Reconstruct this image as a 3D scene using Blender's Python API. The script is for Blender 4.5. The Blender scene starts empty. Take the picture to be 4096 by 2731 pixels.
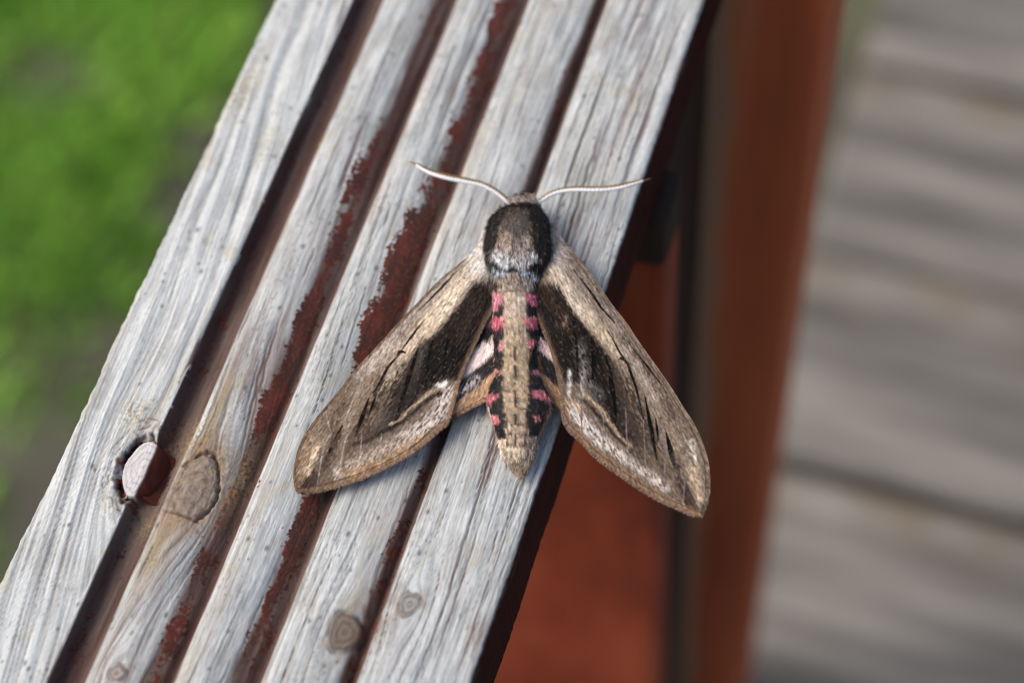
import bpy, math, random
import numpy as np
random.seed(7)
rng = np.random.default_rng(11)
R_ = math.radians
scene = bpy.context.scene
col = scene.collection

# ------------------------------------------------------------------ camera
FN = 7942.0                                   # focal length in pixels of a 4096 px wide frame
CX, CY = 2048.0, 1365.5
DIST = 0.480
RH = 0.95                                     # handrail top above the ground
AX = np.array([[0.95164334, -0.23649379, 0.19607562],
               [0.30218735, 0.83551834, -0.45890295],
               [-0.05529708, 0.4959635, 0.86658089]])   # rows: world X (across rail), Y (along rail), Z (up) in camera axes
CAM = -DIST * (AX @ np.array([0, 0, -1.0]))   # relative to the rail top
cam_d = bpy.data.cameras.new('camera')
cam = bpy.data.objects.new('camera', cam_d)
col.objects.link(cam)
M = np.eye(4)
M[:3, :3] = AX
M[:3, 3] = CAM + np.array([0, 0, RH])
import mathutils
cam.matrix_world = mathutils.Matrix(M.tolist())
cam_d.sensor_width = 36.0
cam_d.lens = FN / 4096 * 36.0
cam_d.clip_start = 0.01
cam_d.clip_end = 200.0
cam_d.dof.use_dof = True
cam_d.dof.focus_distance = 0.468
cam_d.dof.aperture_fstop = 5.7
scene.camera = cam

# ------------------------------------------------------------------ light
SUN_EL, SUN_AZ = R_(50), math.atan2(-0.92, -0.22)      # azimuth measured from +Y towards +X
world = bpy.data.worlds.new('World')
scene.world = world
world.use_nodes = True
wn = world.node_tree
bg = wn.nodes['Background']
sky = wn.nodes.new('ShaderNodeTexSky')
sky.sky_type = 'NISHITA'
sky.sun_disc = False
sky.sun_elevation = SUN_EL
sky.sun_rotation = SUN_AZ
sky.air_density = 1.0
sky.dust_density = 4.5
sky.ozone_density = 0.6
wn.links.new(sky.outputs[0], bg.inputs[0])
bg.inputs[1].default_value = 0.15
sun_d = bpy.data.lights.new('sun', 'SUN')
sun_d.energy = 1.4
sun_d.angle = R_(45)
sun_d.color = (1.0, 0.95, 0.87)
sun = bpy.data.objects.new('sun', sun_d)
col.objects.link(sun)
sdir = mathutils.Vector((math.cos(SUN_EL) * math.sin(SUN_AZ), math.cos(SUN_EL) * math.cos(SUN_AZ), math.sin(SUN_EL)))
sun.rotation_euler = sdir.to_track_quat('Z', 'Y').to_euler()
scene.view_settings.view_transform = 'Standard'
scene.view_settings.look = 'None'
scene.view_settings.gamma = 1.0
scene.view_settings.exposure = 0.41
scene.cycles.use_denoising = True
scene.cycles.filter_width = 1.1

# ------------------------------------------------------------------ helpers
def lin(c):
    c = np.asarray(c, float) / 255.0
    return np.where(c <= 0.04045, c / 12.92, ((c + 0.055) / 1.055) ** 2.4)
def A(r, g, b):                               # a surface colour from a picture colour
    return lin((r, g, b)) * 0.86

def P(nx, ny, h=0.0):
    """photo position -> point (m) at height h (m) above the rail top, rail frame"""
    nx = np.asarray(nx, float); ny = np.asarray(ny, float)
    h = np.broadcast_to(np.asarray(h, float), nx.shape)
    d = np.stack([nx - CX, CY - ny, np.full(nx.shape, -FN)], -1)
    w = d @ AX.T
    t = (h - CAM[2]) / w[..., 2]
    return CAM + t[..., None] * w
def Q(p):
    c = (np.asarray(p) - CAM) @ AX
    return np.stack([CX + FN * c[..., 0] / -c[..., 2], CY - FN * c[..., 1] / -c[..., 2]], -1)

def _hash(ix, iy, seed):
    h = (ix.astype(np.int64) * 374761393 + iy.astype(np.int64) * 668265263 + seed * 974634777) & 0xffffffff
    h = ((h ^ (h >> 13)) * 1274126177) & 0xffffffff
    h = h ^ (h >> 16)
    return h
def noise(x, y, seed=0):
    x = np.asarray(x, np.float64); y = np.asarray(y, np.float64)
    x0 = np.floor(x); y0 = np.floor(y)
    fx = x - x0; fy = y - y0
    ux = fx * fx * fx * (fx * (fx * 6 - 15) + 10); uy = fy * fy * fy * (fy * (fy * 6 - 15) + 10)
    def g(dx, dy):
        a = _hash(x0 + dx, y0 + dy, seed) * (2 * math.pi / 4294967296.0)
        return np.cos(a) * (fx - dx) + np.sin(a) * (fy - dy)
    a = g(0, 0) * (1 - ux) + g(1, 0) * ux
    b = g(0, 1) * (1 - ux) + g(1, 1) * ux
    return (a * (1 - uy) + b * uy) * 1.5
def fbm(x, y, seed=0, o=3, k=2.0, p=0.5):
    s = 0; a = 1; n = 0
    for i in range(o):
        s = s + a * noise(x * k ** i, y * k ** i, seed + i * 17); n += a; a *= p
    return s / n
def sstep(a, b, x):
    t = np.clip((x - a) / (b - a), 0, 1)
    return t * t * (3 - 2 * t)
def mixc(c, m, k):
    return c + (np.asarray(k) - c) * np.clip(m, 0, 1)[..., None]

def tag(o, label=None, cat=None, group=None, kind=None):
    if label: o['label'] = label
    if cat: o['category'] = cat
    if group: o['group'] = group
    if kind: o['kind'] = kind
    return o
def empty(name, loc):
    o = bpy.data.objects.new(name, None); col.objects.link(o); o.location = loc
    o.empty_display_size = 0.02
    return o
def mesh_obj(name, V, F, mat, parent=None, colors=None, smooth=True, loc=None):
    me = bpy.data.meshes.new(name)
    V = np.asarray(V, np.float32)
    if isinstance(F, np.ndarray):
        n, k = F.shape
        me.vertices.add(len(V)); me.vertices.foreach_set('co', V.ravel())
        me.loops.add(n * k); me.loops.foreach_set('vertex_index', F.ravel().astype(np.int32))
        me.polygons.add(n)
        me.polygons.foreach_set('loop_start', np.arange(0, n * k, k, dtype=np.int32))
        me.update(calc_edges=True)
    else:
        me.from_pydata(V.tolist(), [], F)
    if smooth:
        me.polygons.foreach_set('use_smooth', np.ones(len(me.polygons), bool))
    if colors is not None:
        at = me.color_attributes.new('Col', 'FLOAT_COLOR', 'POINT')
        c4 = np.ones((len(V), 4), np.float32); c4[:, :3] = np.clip(colors, 0.003, 0.9)
        at.data.foreach_set('color', c4.ravel())
    me.materials.append(mat)
    me.update()
    o = bpy.data.objects.new(name, me); col.objects.link(o)
    if parent is not None: o.parent = parent
    if loc is not None: o.location = loc
    return o
def grid_faces(nr, nc, wrap=False, off=0, flip=False):
    c = nc if wrap else nc - 1
    i, j = np.meshgrid(np.arange(nr - 1), np.arange(c), indexing='ij')
    j2 = (j + 1) % nc
    f = np.stack([i * nc + j, i * nc + j2, (i + 1) * nc + j2, (i + 1) * nc + j], -1).reshape(-1, 4) + off
    return f[:, ::-1].copy() if flip else f

def new_mat(name):
    m = bpy.data.materials.new(name); m.use_nodes = True
    return m, m.node_tree.nodes, m.node_tree.links, m.node_tree.nodes['Principled BSDF']
def attr_mat(name, rough=0.8, spec=0.3, bump=None, vary=0.0, sheen=0.0, scale=(1, 1, 1), nscale=3000.0, dist=0.0001):
    m, n, l, b = new_mat(name)
    a = n.new('ShaderNodeAttribute'); a.attribute_name = 'Col'
    tc = n.new('ShaderNodeTexCoord'); mp = n.new('ShaderNodeMapping'); mp.inputs['Scale'].default_value = scale
    l.new(tc.outputs['Object'], mp.inputs[0])
    nz = n.new('ShaderNodeTexNoise'); nz.inputs['Scale'].default_value = nscale; nz.inputs['Detail'].default_value = 4
    l.new(mp.outputs[0], nz.inputs['Vector'])
    if vary:
        mr = n.new('ShaderNodeMapRange'); mr.inputs['From Min'].default_value = 0.25; mr.inputs['From Max'].default_value = 0.75
        mr.inputs['To Min'].default_value = 1 - vary; mr.inputs['To Max'].default_value = 1 + vary
        l.new(nz.outputs['Fac'], mr.inputs['Value'])
        mx = n.new('ShaderNodeVectorMath'); mx.operation = 'SCALE'
        l.new(a.outputs['Color'], mx.inputs[0]); l.new(mr.outputs[0], mx.inputs['Scale'])
        l.new(mx.outputs[0], b.inputs['Base Color'])
    else:
        l.new(a.outputs['Color'], b.inputs['Base Color'])
    b.inputs['Roughness'].default_value = rough
    b.inputs['Specular IOR Level'].default_value = spec
    if sheen: b.inputs['Sheen Weight'].default_value = sheen
    if bump:
        bp = n.new('ShaderNodeBump'); bp.inputs['Strength'].default_value = bump; bp.inputs['Distance'].default_value = dist
        l.new(nz.outputs['Fac'], bp.inputs['Height']); l.new(bp.outputs[0], b.inputs['Normal'])
    return m
def wood_mat(name, c1, c2, c3, stretch, nscale, amt=0.5, rough=0.8, worn=None, bump=0.3):
    """streaky wood / stain; stretch = mapping scale; colours dark, mid, light"""
    m, n, l, b = new_mat(name)
    tc = n.new('ShaderNodeTexCoord'); mp = n.new('ShaderNodeMapping'); mp.inputs['Scale'].default_value = stretch
    l.new(tc.outputs['Object'], mp.inputs[0])
    oi = n.new('ShaderNodeObjectInfo')
    ad = n.new('ShaderNodeVectorMath'); ad.operation = 'ADD'
    sc = n.new('ShaderNodeVectorMath'); sc.operation = 'SCALE'; sc.inputs[0].default_value = (37, 53, 71)
    l.new(oi.outputs['Random'], sc.inputs['Scale']); l.new(mp.outputs[0], ad.inputs[0]); l.new(sc.outputs[0], ad.inputs[1])
    nz = n.new('ShaderNodeTexNoise'); nz.inputs['Scale'].default_value = nscale; nz.inputs['Detail'].default_value = 6; nz.inputs['Roughness'].default_value = 0.62
    l.new(ad.outputs[0], nz.inputs['Vector'])
    cr = n.new('ShaderNodeValToRGB'); e = cr.color_ramp.elements
    e[0].position = 0.5 - amt * 0.5; e[0].color = (*c1, 1); e[1].position = 0.5 + amt * 0.5; e[1].color = (*c3, 1)
    k = e.new(0.5); k.color = (*c2, 1)
    l.new(nz.outputs['Fac'], cr.inputs[0])
    out = cr.outputs[0]
    if worn is not None:
        axis, lo, hi, cw = worn
        sx = n.new('ShaderNodeSeparateXYZ'); l.new(tc.outputs['Object'], sx.inputs[0])
        n2 = n.new('ShaderNodeTexNoise'); n2.inputs['Scale'].default_value = 22; l.new(tc.outputs['Object'], n2.inputs['Vector'])
        m1 = n.new('ShaderNodeMath'); m1.operation = 'MULTIPLY_ADD'; m1.inputs[1].default_value = abs(hi - lo) * 1.6; 
        l.new(n2.outputs['Fac'], m1.inputs[0]); l.new(sx.outputs[axis], m1.inputs[2])
        mr = n.new('ShaderNodeMapRange'); mr.interpolation_type = 'SMOOTHSTEP'
        mr.inputs['From Min'].default_value = lo + abs(hi - lo) * 0.8; mr.inputs['From Max'].default_value = hi + abs(hi - lo) * 0.8
        l.new(m1.outputs[0], mr.inputs['Value'])
        mx = n.new('ShaderNodeMix'); mx.data_type = 'RGBA'; mx.inputs[7].default_value = (*cw, 1)
        l.new(mr.outputs[0], mx.inputs[0]); l.new(out, mx.inputs[6]); out = mx.outputs[2]
    l.new(out, b.inputs['Base Color'])
    b.inputs['Roughness'].default_value = rough; b.inputs['Specular IOR Level'].default_value = 0.25
    bp = n.new('ShaderNodeBump'); bp.inputs['Strength'].default_value = bump; bp.inputs['Distance'].default_value = 0.001
    l.new(nz.outputs['Fac'], bp.inputs['Height']); l.new(bp.outputs[0], b.inputs['Normal'])
    return m
def bevel_box(name, lo, hi, mat, parent=None, bev=0.003, loc=None):
    import bmesh
    bm = bmesh.new()
    bmesh.ops.create_cube(bm, size=1.0)
    lo = np.array(lo); hi = np.array(hi)
    for v in bm.verts:
        v.co = [(lo[k] + hi[k]) / 2 + v.co[k] * (hi[k] - lo[k]) for k in range(3)]
    bmesh.ops.bevel(bm, geom=bm.edges[:], offset=bev, segments=2, affect='EDGES', profile=0.6)
    me = bpy.data.meshes.new(name); bm.to_mesh(me); bm.free()
    me.materials.append(mat)
    o = bpy.data.objects.new(name, me); col.objects.link(o)
    if parent is not None: o.parent = parent
    if loc is not None: o.location = loc
    return o

# native-pixel frames used while tracing shapes (each is an enlarged window of the photo)
fL = lambda x, y: (1100 + .6698 * x, 1000 + .6698 * y)
fR = lambda x, y: (1900 + .70175 * x, 1000 + .70175 * y)
fB = lambda x, y: (1750 + .5420 * x, 1100 + .5420 * y)
fH = lambda x, y: (1850 + .3189 * x, 750 + .3189 * y)
fK = lambda x, y: (200 + .4464 * x, 1500 + .4464 * y)
fC = lambda x, y: (1600 + .46769 * x, 600 + .46769 * y)
fF = lambda x, y: (x * 1.74150, y * 1.74150)          # the full frame shown 2352 px wide
def tr(f, pts): return np.array([f(*p) for p in pts], float)

# ------------------------------------------------------------------ ground and lawn
DECK_Z = RH - 0.72
def ground_mat():
    m, n, l, b = new_mat('soil_and_moss')
    tc = n.new('ShaderNodeTexCoord')
    nz = n.new('ShaderNodeTexNoise'); nz.inputs['Scale'].default_value = 7; nz.inputs['Detail'].default_value = 8
    l.new(tc.outputs['Object'], nz.inputs['Vector'])
    cr = n.new('ShaderNodeValToRGB'); e = cr.color_ramp.elements
    e[0].position = 0.35; e[0].color = (0.058, 0.050, 0.040, 1); e[1].position = 0.68; e[1].color = (0.10, 0.11, 0.06, 1)
    l.new(nz.outputs['Fac'], cr.inputs[0]); l.new(cr.outputs[0], b.inputs['Base Color'])
    b.inputs['Roughness'].default_value = 0.95
    bp = n.new('ShaderNodeBump'); bp.inputs['Strength'].default_value = 0.6; bp.inputs['Distance'].default_value = 0.01
    l.new(nz.outputs['Fac'], bp.inputs['Height']); l.new(bp.outputs[0], b.inputs['Normal'])
    return m
gx = np.concatenate([np.linspace(-60, -2.2, 14), np.linspace(-2, 2, 81), np.linspace(2.2, 60, 14)])
gX, gY = np.meshgrid(gx, gx, indexing='ij')
gZ = 0.012 * noise(gX * 3, gY * 3, 3) * (np.hypot(gX, gY) < 3)
mesh_obj('ground', np.stack([gX, gY, gZ], -1).reshape(-1, 3), grid_faces(len(gx), len(gx), flip=True), ground_mat())['kind'] = 'structure'

def blades(roots, dirs, length, width, cols, up=(0, 0, 1), bend=0.0, tipcol=1.0):
    """thin tapering blades -> V, F(tri), colours"""
    n = len(roots)
    dirs = dirs / np.linalg.norm(dirs, axis=1, keepdims=True)
    side = np.cross(dirs, np.broadcast_to(np.asarray(up, float), dirs.shape))
    sl = np.linalg.norm(side, axis=1, keepdims=True); side = side / np.maximum(sl, 1e-6)
    L = np.broadcast_to(np.asarray(length, float), (n,))[:, None]; Wd = np.broadcast_to(np.asarray(width, float), (n,))[:, None]
    dn = np.array([0, 0, -1.0]) * bend
    mid = roots + dirs * L * 0.55 + dn * L * 0.25
    tip = roots + dirs * L + dn * L
    V = np.stack([roots - side * Wd * .5, roots + side * Wd * .5, mid - side * Wd * .42, mid + side * Wd * .42, tip], 1).reshape(-1, 3)
    b = np.arange(n)[:, None] * 5
    F = np.concatenate([b + [0, 1, 3], b + [0, 3, 2], b + [2, 3, 4]], 0)
    C = np.stack([cols, cols, cols, cols, np.clip(cols * tipcol, 0, 1)], 1).reshape(-1, 3)
    return V, F, C

def lawn(name, n, x0, x1, y0, y1, bare, label, seed):
    r = np.random.default_rng(seed)
    x = r.uniform(x0, x1, n); y = r.uniform(y0, y1, n)
    dens = 0.8 + 0.8 * fbm(x * 5.5, y * 5.5, seed, 3) - bare(x, y)
    k = r.uniform(0, 1, n) < np.clip(dens, 0.0, 1); x = x[k]; y = y[k]; n = len(x)
    z = 0.012 * noise(x * 3, y * 3, 3) - 0.004
    az = r.uniform(0, 2 * math.pi, n); lean = r.uniform(0.15, 0.9, n)
    d = np.stack([np.cos(az) * lean, np.sin(az) * lean, np.ones(n)], 1)
    t = 0.5 + 0.8 * fbm(x * 4 + 9, y * 4, seed + 5, 3) + r.normal(0, .12, n)
    c = mixc(np.tile(A(116, 166, 54), (n, 1)), np.clip(t, 0, 1), A(170, 222, 90))
    dry = r.uniform(0, 1, n) < 0.08
    c[dry] = A(140, 128, 70)
    V, F, C = blades(np.stack([x, y, z], 1), d, r.uniform(0.018, 0.045, n), r.uniform(0.003, 0.006, n), c, up=(0.3, 0.2, 1), bend=0.25)
    o = mesh_obj(name, V, F, attr_mat('grass_blades', 0.6, 0.3), colors=C, smooth=False)
    tag(o, label, 'grass', kind='stuff')
    return o
# bare soil runs along the foot of the railing on the lawn side, and a few thin spots
def bare_left(x, y):
    b = 1.3 * sstep(-0.56, -0.44, x + 0.022 + 0.035 * noise(y * 4, y * 0 + 2, 5) + 0.03 * noise(x * 14, y * 14, 6))
    for (px, py, rr, a) in ((230, 330, 90, .7), (480, 880, 70, .5), (60, 1750, 160, .75)):
        p = P(px, py, -RH); b = b + a * np.exp(-((x - p[0]) ** 2 + (y - p[1]) ** 2) / (rr * 0.00019 * 1.0) ** 2 / 8)
    return b
lawn('lawn_grass', 150000, -1.3, -0.02, -0.25, 1.35, bare_left, 'blurred bright green lawn grass far below the left side of the rail', 21)

# ------------------------------------------------------------------ wooden deck on the right
deck = empty('deck', (0, 0, DECK_Z)); deck['kind'] = 'structure'
plank_mat = wood_mat('weathered_deck', tuple(A(78, 75, 71)), tuple(A(114, 110, 104)), tuple(A(148, 143, 134)), (1.6, 14, 6), 2.6, 0.36, 0.85,
                     worn=(1, 0.020, 0.120, tuple(A(116, 104, 88))), bump=0.5)
pitch = 0.160
yg = 0.345
k = 0
for i in range(-5, 9):
    ya = yg + i * pitch - pitch + (0.001 if i % 2 == 0 else 0.0055); yb = yg + i * pitch - (0.0055 if i % 2 == 0 else 0.001)
    o = bevel_box('plank', (0, ya - (ya + yb) / 2, -0.028), (1.5, yb - (ya + yb) / 2, 0), plank_mat, deck, 0.004,
                  loc=(0.008 + random.uniform(-.003, .003), (ya + yb) / 2, random.uniform(-.0012, .0012)))
    o.rotation_euler = (random.uniform(-.006, .006), 0, random.uniform(-.003, .003))
joist_mat = wood_mat('joist_wood', (0.05, 0.04, 0.032), (0.09, 0.07, 0.055), (0.13, 0.11, 0.09), (14, 2, 14), 3, 0.5)
for x in (0.075, 0.62, 1.18):
    bevel_box('joist', (-0.022, -0.7, -DECK_Z - 0.01), (0.022, 1.6, -0.0305), joist_mat, deck, 0.003, loc=(x, 0, 0))

# ------------------------------------------------------------------ railing: post, baluster, grooved handrail
railing = empty('wooden_railing', (0, 0, RH))
tag(railing, 'weathered railing with grey grooved handrail, peeling red-brown paint and red-brown posts', 'railing')
red = [tuple(A(92, 38, 24)), tuple(A(146, 60, 34)), tuple(A(178, 90, 56))]
post_mat = wood_mat('red_brown_stain', *red, (9, 9, 2.6), 2.4, 0.45, 0.7)
bal_mat = wood_mat('red_brown_stain_worn_edge', tuple(A(150, 70, 42)), tuple(A(204, 104, 62)), tuple(A(218, 142, 98)), (16, 16, 1.2), 2.2, 0.6, 0.75,
                   worn=(0, -0.0080, -0.0160, tuple(A(176, 140, 110))))
shade_mat = wood_mat('painted_shade_dark', (.016, .009, .006), (.028, .016, .010), (.045, .026, .015), (14, 14, 2), 3, .5)  # near-black colour standing in for shade in the gap and under the rail
bevel_box('post', (-0.088, 0.060, -RH - 0.01), (0.0222, 0.078, -0.0505), post_mat, railing, 0.003)
bevel_box('gap_shade_filler', (-0.030, 0.0785, -RH - 0.01), (0.0100, 0.1595, -0.0285), shade_mat, railing, 0.002)  # added dark filler, paints the shaded gap between post and baluster
bevel_box('rail_shade_block', (-0.088, 0.0595, -0.050), (0.0224, 0.0782, -0.0285), shade_mat, railing, 0.003)  # added dark block, paints the rail's shadow over the post top
bevel_box('baluster', (-0.0222, 0.0, -RH - 0.01), (0.0172, 0.036, -0.0285), bal_mat, railing, 0.003, loc=(0.0282, 0.160, 0))
bevel_box('support_rail', (0.017, -0.75, -0.075), (0.041, 0.0590, -0.0285), post_mat, railing, 0.003, loc=(-0.105, 0, 0))

def build_rail():
    prof = np.array([(-94.2, -1.3), (-93.6, -.45), (-92.4, -.05), (-88, 0), (-75, 0), (-73.6, -.06), (-73.25, -.5), (-72.95, -3.4), (-72.4, -4.7), (-69.8, -4.9), (-68.2, -4.7), (-67.1, -3.4), (-66.1, -2.0), (-65.1, -1.15), (-63.4, -.45), (-61.4, -.08), (-60.2, 0), (-58.8, -.04),
                     (-57.2, -.3), (-54.2, -1.25), (-51.8, -2.5), (-49.8, -3.6), (-48.8, -4.6), (-48.0, -4.9), (-47.3, -4.0), (-46.8, -2.1), (-46.0, -1.15), (-44.5, -.45), (-42.6, -.08), (-41.4, 0), (-40.2, -.04), (-38.6, -.3), (-35.7, -1.25), (-33.2, -2.5), (-31.2, -3.6), (-30.0, -4.6), (-29.2, -4.9),
                     (-28.5, -4.0), (-27.9, -2.1), (-27.1, -1.15), (-25.6, -.45), (-23.4, -.08), (-20.5, 0), (-16.5, -.08), (-14, -.3), (-12.3, -.75), (-10.7, -1.5), (-9.5, -2.9), (-8.7, -4.4), (-8.0, -3.4), (-7.4, -1.5), (-6.7, -.8), (-5.2, -.3), (-3.4, -.05), (-1, 0), (15, 0), (16.6, -.12), (17.3, -.55), (17.6, -1.3)])
    st = 0.25
    xs = np.arange(-94.2, 17.6001, st)
    z0 = np.interp(xs, prof[:, 0], prof[:, 1])
    kz = np.exp(-(np.arange(-3, 4) / 1.0) ** 2); kz /= kz.sum()
    z0[3:-3] = np.convolve(z0, kz, 'same')[3:-3]
    ys = [-128.0]
    while ys[-1] < 142: ys.append(ys[-1] + st)
    g = st
    while ys[-1] < 950: g = min(g * 1.12, 12); ys.append(ys[-1] + g)
    lo = []; y = -128.0; g = st
    while y > -750: g = min(g * 1.12, 12); y -= g; lo.append(y)
    ys = np.array(lo[::-1] + ys)
    zside = -np.concatenate([np.arange(1.8, 6, .5), np.linspace(6.5, 27.2, 14), [27.8, 28]])
    # loop: left side bottom->top, top left->right, right side top->bottom, bottom right->left
    nS = len(zside)
    bx = np.linspace(17.0, -93.6, 6)
    px = np.concatenate([np.full(nS, -94.2), xs, np.full(nS, 17.6), bx])
    pz = np.concatenate([zside[::-1], z0, zside, np.full(6, -28.0)])
    px[0] = -93.8; px[nS + len(xs) + nS - 1] = 17.2
    top = np.zeros(len(px), bool); top[nS:nS + len(xs)] = True
    rside = np.zeros(len(px), bool); rside[nS + len(xs):nS + len(xs) + nS] = True
    lside = np.zeros(len(px), bool); lside[:nS] = True
    Y, X = np.meshgrid(ys, px, indexing='ij')
    Z = np.broadcast_to(pz, X.shape).copy()
    D0 = Z.copy()                             # profile depth
    mt = np.broadcast_to(top, X.shape)
    # knots: world position from photo, radius across (mm), kind
    def kn(f, x, y): 
        p = P(*f(x, y)) * 1000; return p[0], p[1]
    K = []
    k1 = (-73.6, -56.2); K.append((*k1, 6.6, 1.0))
    k2 = (-60.2, -58.4); K.append((*k2, 6.0, .8))
    k3 = kn(fF, 792, 1452); K.append((*k3, 4.3, .9))
    k4 = kn(fF, 941, 1387); K.append((*k4, 2.9, .9))
    k5 = kn(fF, 268, 1545); K.append((*k5, 2.2, .9))
    G = X + 2.2 * noise(X / 45, Y / 130, 4) + 0.5 * noise(X / 9, Y / 40, 5)
    G = np.where(X < -74, X + 0.10 * Y + 1.2 * noise(X / 14, Y / 40, 6), G)
    for (kx, ky, kr, ks) in K:
        dx = X - kx; dy = (Y - ky) * 0.42
        G = G - ks * dx * (kr * 1.15) ** 2 / (0.75 * kr ** 2 + dx ** 2 + dy ** 2)
    n1 = noise(G * .42, Y * .010, 31); n1b = noise(G * .85 + 7, Y * .018, 32)
    n2 = noise(G * 1.7, Y * .035, 33); n3 = noise(G * 3.6, Y * .09, 34); n4 = noise(G * 1.1, Y * .25, 35)
    wl = sstep(-70, -76, X)
    ridge = 1 - np.abs(n1b) * 2.2
    dz = 0.10 * n1 + .05 * n2 + .03 * n3 + .03 * n4 + wl * (0.42 * noise(G * .36, Y * .008, 38) + .14 * ridge)
    fibre = np.clip(.5 + .55 * n2 + .55 * n3 + .35 * n1b, 0, 1.2)
    tone = .53 + .12 * n1 + .17 * n1b + .26 * n2 + .36 * n3 + .22 * fbm(X / 5, Y / 11, 36, 3) + .18 * noise(G * 5.5, Y * .16, 37) + .16 * wl + wl * (.16 * (ridge - .35) + .30 * noise(G * .36, Y * .008, 38))
    c = mixc(np.tile(A(118, 122, 124), X.shape + (1,)), sstep(.0, .42, tone), A(168, 171, 170))
    c = mixc(c, sstep(.42, .85, tone), A(203, 206, 204))
    warm = sstep(.05, .5, fbm(G * .16, Y * .012, 41, 3) + .25 * noise(G * 1.3, Y * .03, 42))
    c = mixc(c, warm * .38, A(170, 158, 142))
    blue = sstep(.1, .5, fbm(G * .25 + 40, Y * .015, 43, 3))
    c = mixc(c, blue * .25, A(158, 168, 174))
    c = mixc(c, sstep(.05, .5, fbm(X / 11, Y / 19, 39, 4)) * .30, A(136, 130, 118))
    c = mixc(c, sstep(.25, .55, fbm(X / 6, Y / 12, 40, 3)) * .35, A(168, 158, 124))
    # brown grey weathering around the second ridge
    r2 = sstep(-66, -62, X) * sstep(-46, -51, X) * sstep(50, -20, Y)
    c = mixc(c, r2 * (.10 + .45 * sstep(-.1, .4, fbm(G * .3, Y * .02, 44, 3))), A(138, 118, 104))
    c = mixc(c, r2 * .5 * sstep(.2, .45, noise(G * .45, Y * .02, 47) + .3 * noise(G * 1.2, Y * .06, 45)), A(104, 74, 66))
    pinkish = sstep(.1, .45, fbm(X / 7, Y / 22, 46, 3)) * sstep(-70, -60, X)
    c = mixc(c, pinkish * .10, A(176, 140, 130))
    # ---- old paint: a soft dark stain down in the grooves, crisp red flakes left on the slopes that face right
    sk = np.array([(-95, -1.4), (-74.0, -1.4), (-73.6, -.8), (-73.3, 1), (-67.2, 1), (-66.5, .6), (-65.8, -.1), (-65.1, -.8), (-64, -1.3), (-57, -1.2), (-54.4, -.45), (-52.2, .35), (-50.4, 1), (-47.4, 1), (-46.6, .1), (-45.9, -.8), (-44.8, -1.3),
                   (-38.5, -1.2), (-35.9, -.45), (-33.6, .35), (-31.8, 1), (-28.6, 1), (-27.8, .1), (-27.0, -.8), (-25.8, -1.3), (-13.6, -1.2), (-11.9, -.4), (-10.4, .5), (-9.2, 1), (-8.0, .9), (-7.2, 0), (-6.5, -.8), (-5.4, -1.3), (16.8, -1.3), (17.6, .6)])
    sv = np.interp(X, sk[:, 0], sk[:, 1]) + .30 * noise(X / 3, Y / 16, 50) + .20 * noise(X * .9, Y * .12, 49) + .22 * noise(X / 14, Y / 50, 48)
    stain = np.where(mt, sstep(-.45, .5, sv), 1.0)
    lip = -73.55 + .22 * noise(Y * .12, Y * 0, 142) + .12 * noise(Y * .7, Y * 0 + 5, 143)
    stain = np.where((X > lip) & (X < -68), 1.0, np.where((X <= lip) & (X > -80), 0.0, stain))
    fk = np.array([(-95, -1.6), (-74.5, -1.6), (-73.2, -.5), (-72.4, .2), (-70, -.1), (-67, -.5), (-65, -.9), (-63, -1.6), (-58.5, -1.5), (-55.8, -.95), (-53.6, -.25), (-52, .30), (-50.4, .25), (-49, -.2), (-47, -.5), (-45.6, -.9), (-44, -1.6),
                   (-41, -1.5), (-38, -.95), (-35.4, -.25), (-33.6, .30), (-31.8, .3), (-30, -.1), (-28, -.4), (-26.6, -.9), (-24, -1.7), (-15, -1.6), (-12.6, -.9), (-11.2, -.1), (-10.2, .35), (-9, .2), (-7.4, -.3), (-6.2, -1), (0, -1.8), (17, -1.6), (17.6, -.6)])
    fn = .75 * fbm(X * .17, Y * .075, 51, 4, 2.1, .55) + .42 * fbm(X * .45, Y * .28, 52, 3) + .26 * noise(X * 1.3, Y * 1.0, 55) + .14 * noise(X * 2.6, Y * 2.2, 53) + .30 * noise(X / 18, Y / 45, 54)
    pm = np.interp(X, fk[:, 0], fk[:, 1]) - .55 + 1.95 * fn
    for (f, x, y, rx, ry, a) in ((fF, 935, 545, 4.0, 12, .9), (fF, 890, 650, 4.6, 14, 1.2), (fF, 835, 800, 6, 8, 1.1), (fF, 870, 740, 4, 8, .6), (fF, 590, 870, 2.5, 5, .9), (fF, 740, 600, 2.6, 16, .6), (fF, 700, 720, 2.6, 10, .7), (fF, 640, 870, 3, 9, .6), (fF, 605, 940, 3, 6, .5),
                                 (fF, 1230, 300, 2, 12, .3), (fF, 850, 330, 3.2, 12, .8), (fF, 800, 420, 2.5, 10, .6), (fF, 960, 450, 3, 8, .6), (fF, 1020, 290, 2.6, 14, .6), (fF, 1040, 300, 1.5, 4, .8), (fF, 1100, 100, 3, 10, .5), (fF, 1130, 30, 2.5, 8, .8), (fF, 660, 1250, 2.6, 14, .7), (fF, 690, 1190, 2, 6, .5),
                                 (fF, 375, 1450, 3, 14, .6), (fF, 330, 1400, 2.0, 6, .7), (fF, 1085, 1490, 1.6, 5, 2.0), (fF, 700, 1530, 2, 8, .9), (fF, 1250, 250, 2, 6, .7)):
        q = P(*f(x, y)) * 1000
        pm = pm + a * np.exp(-((X - q[0]) / rx) ** 2 - ((Y - q[1]) / ry) ** 2)
    flake = sstep(-.02, .05, pm) * mt
    halo_f = sstep(-.35, 0, pm) * (1 - flake) * mt
    side_wear = sstep(.18, .5, fbm(Y * .06, Z * .35, 57, 3)) * np.broadcast_to(rside | lside, X.shape) * sstep(-6, -1.2, Z)
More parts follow.
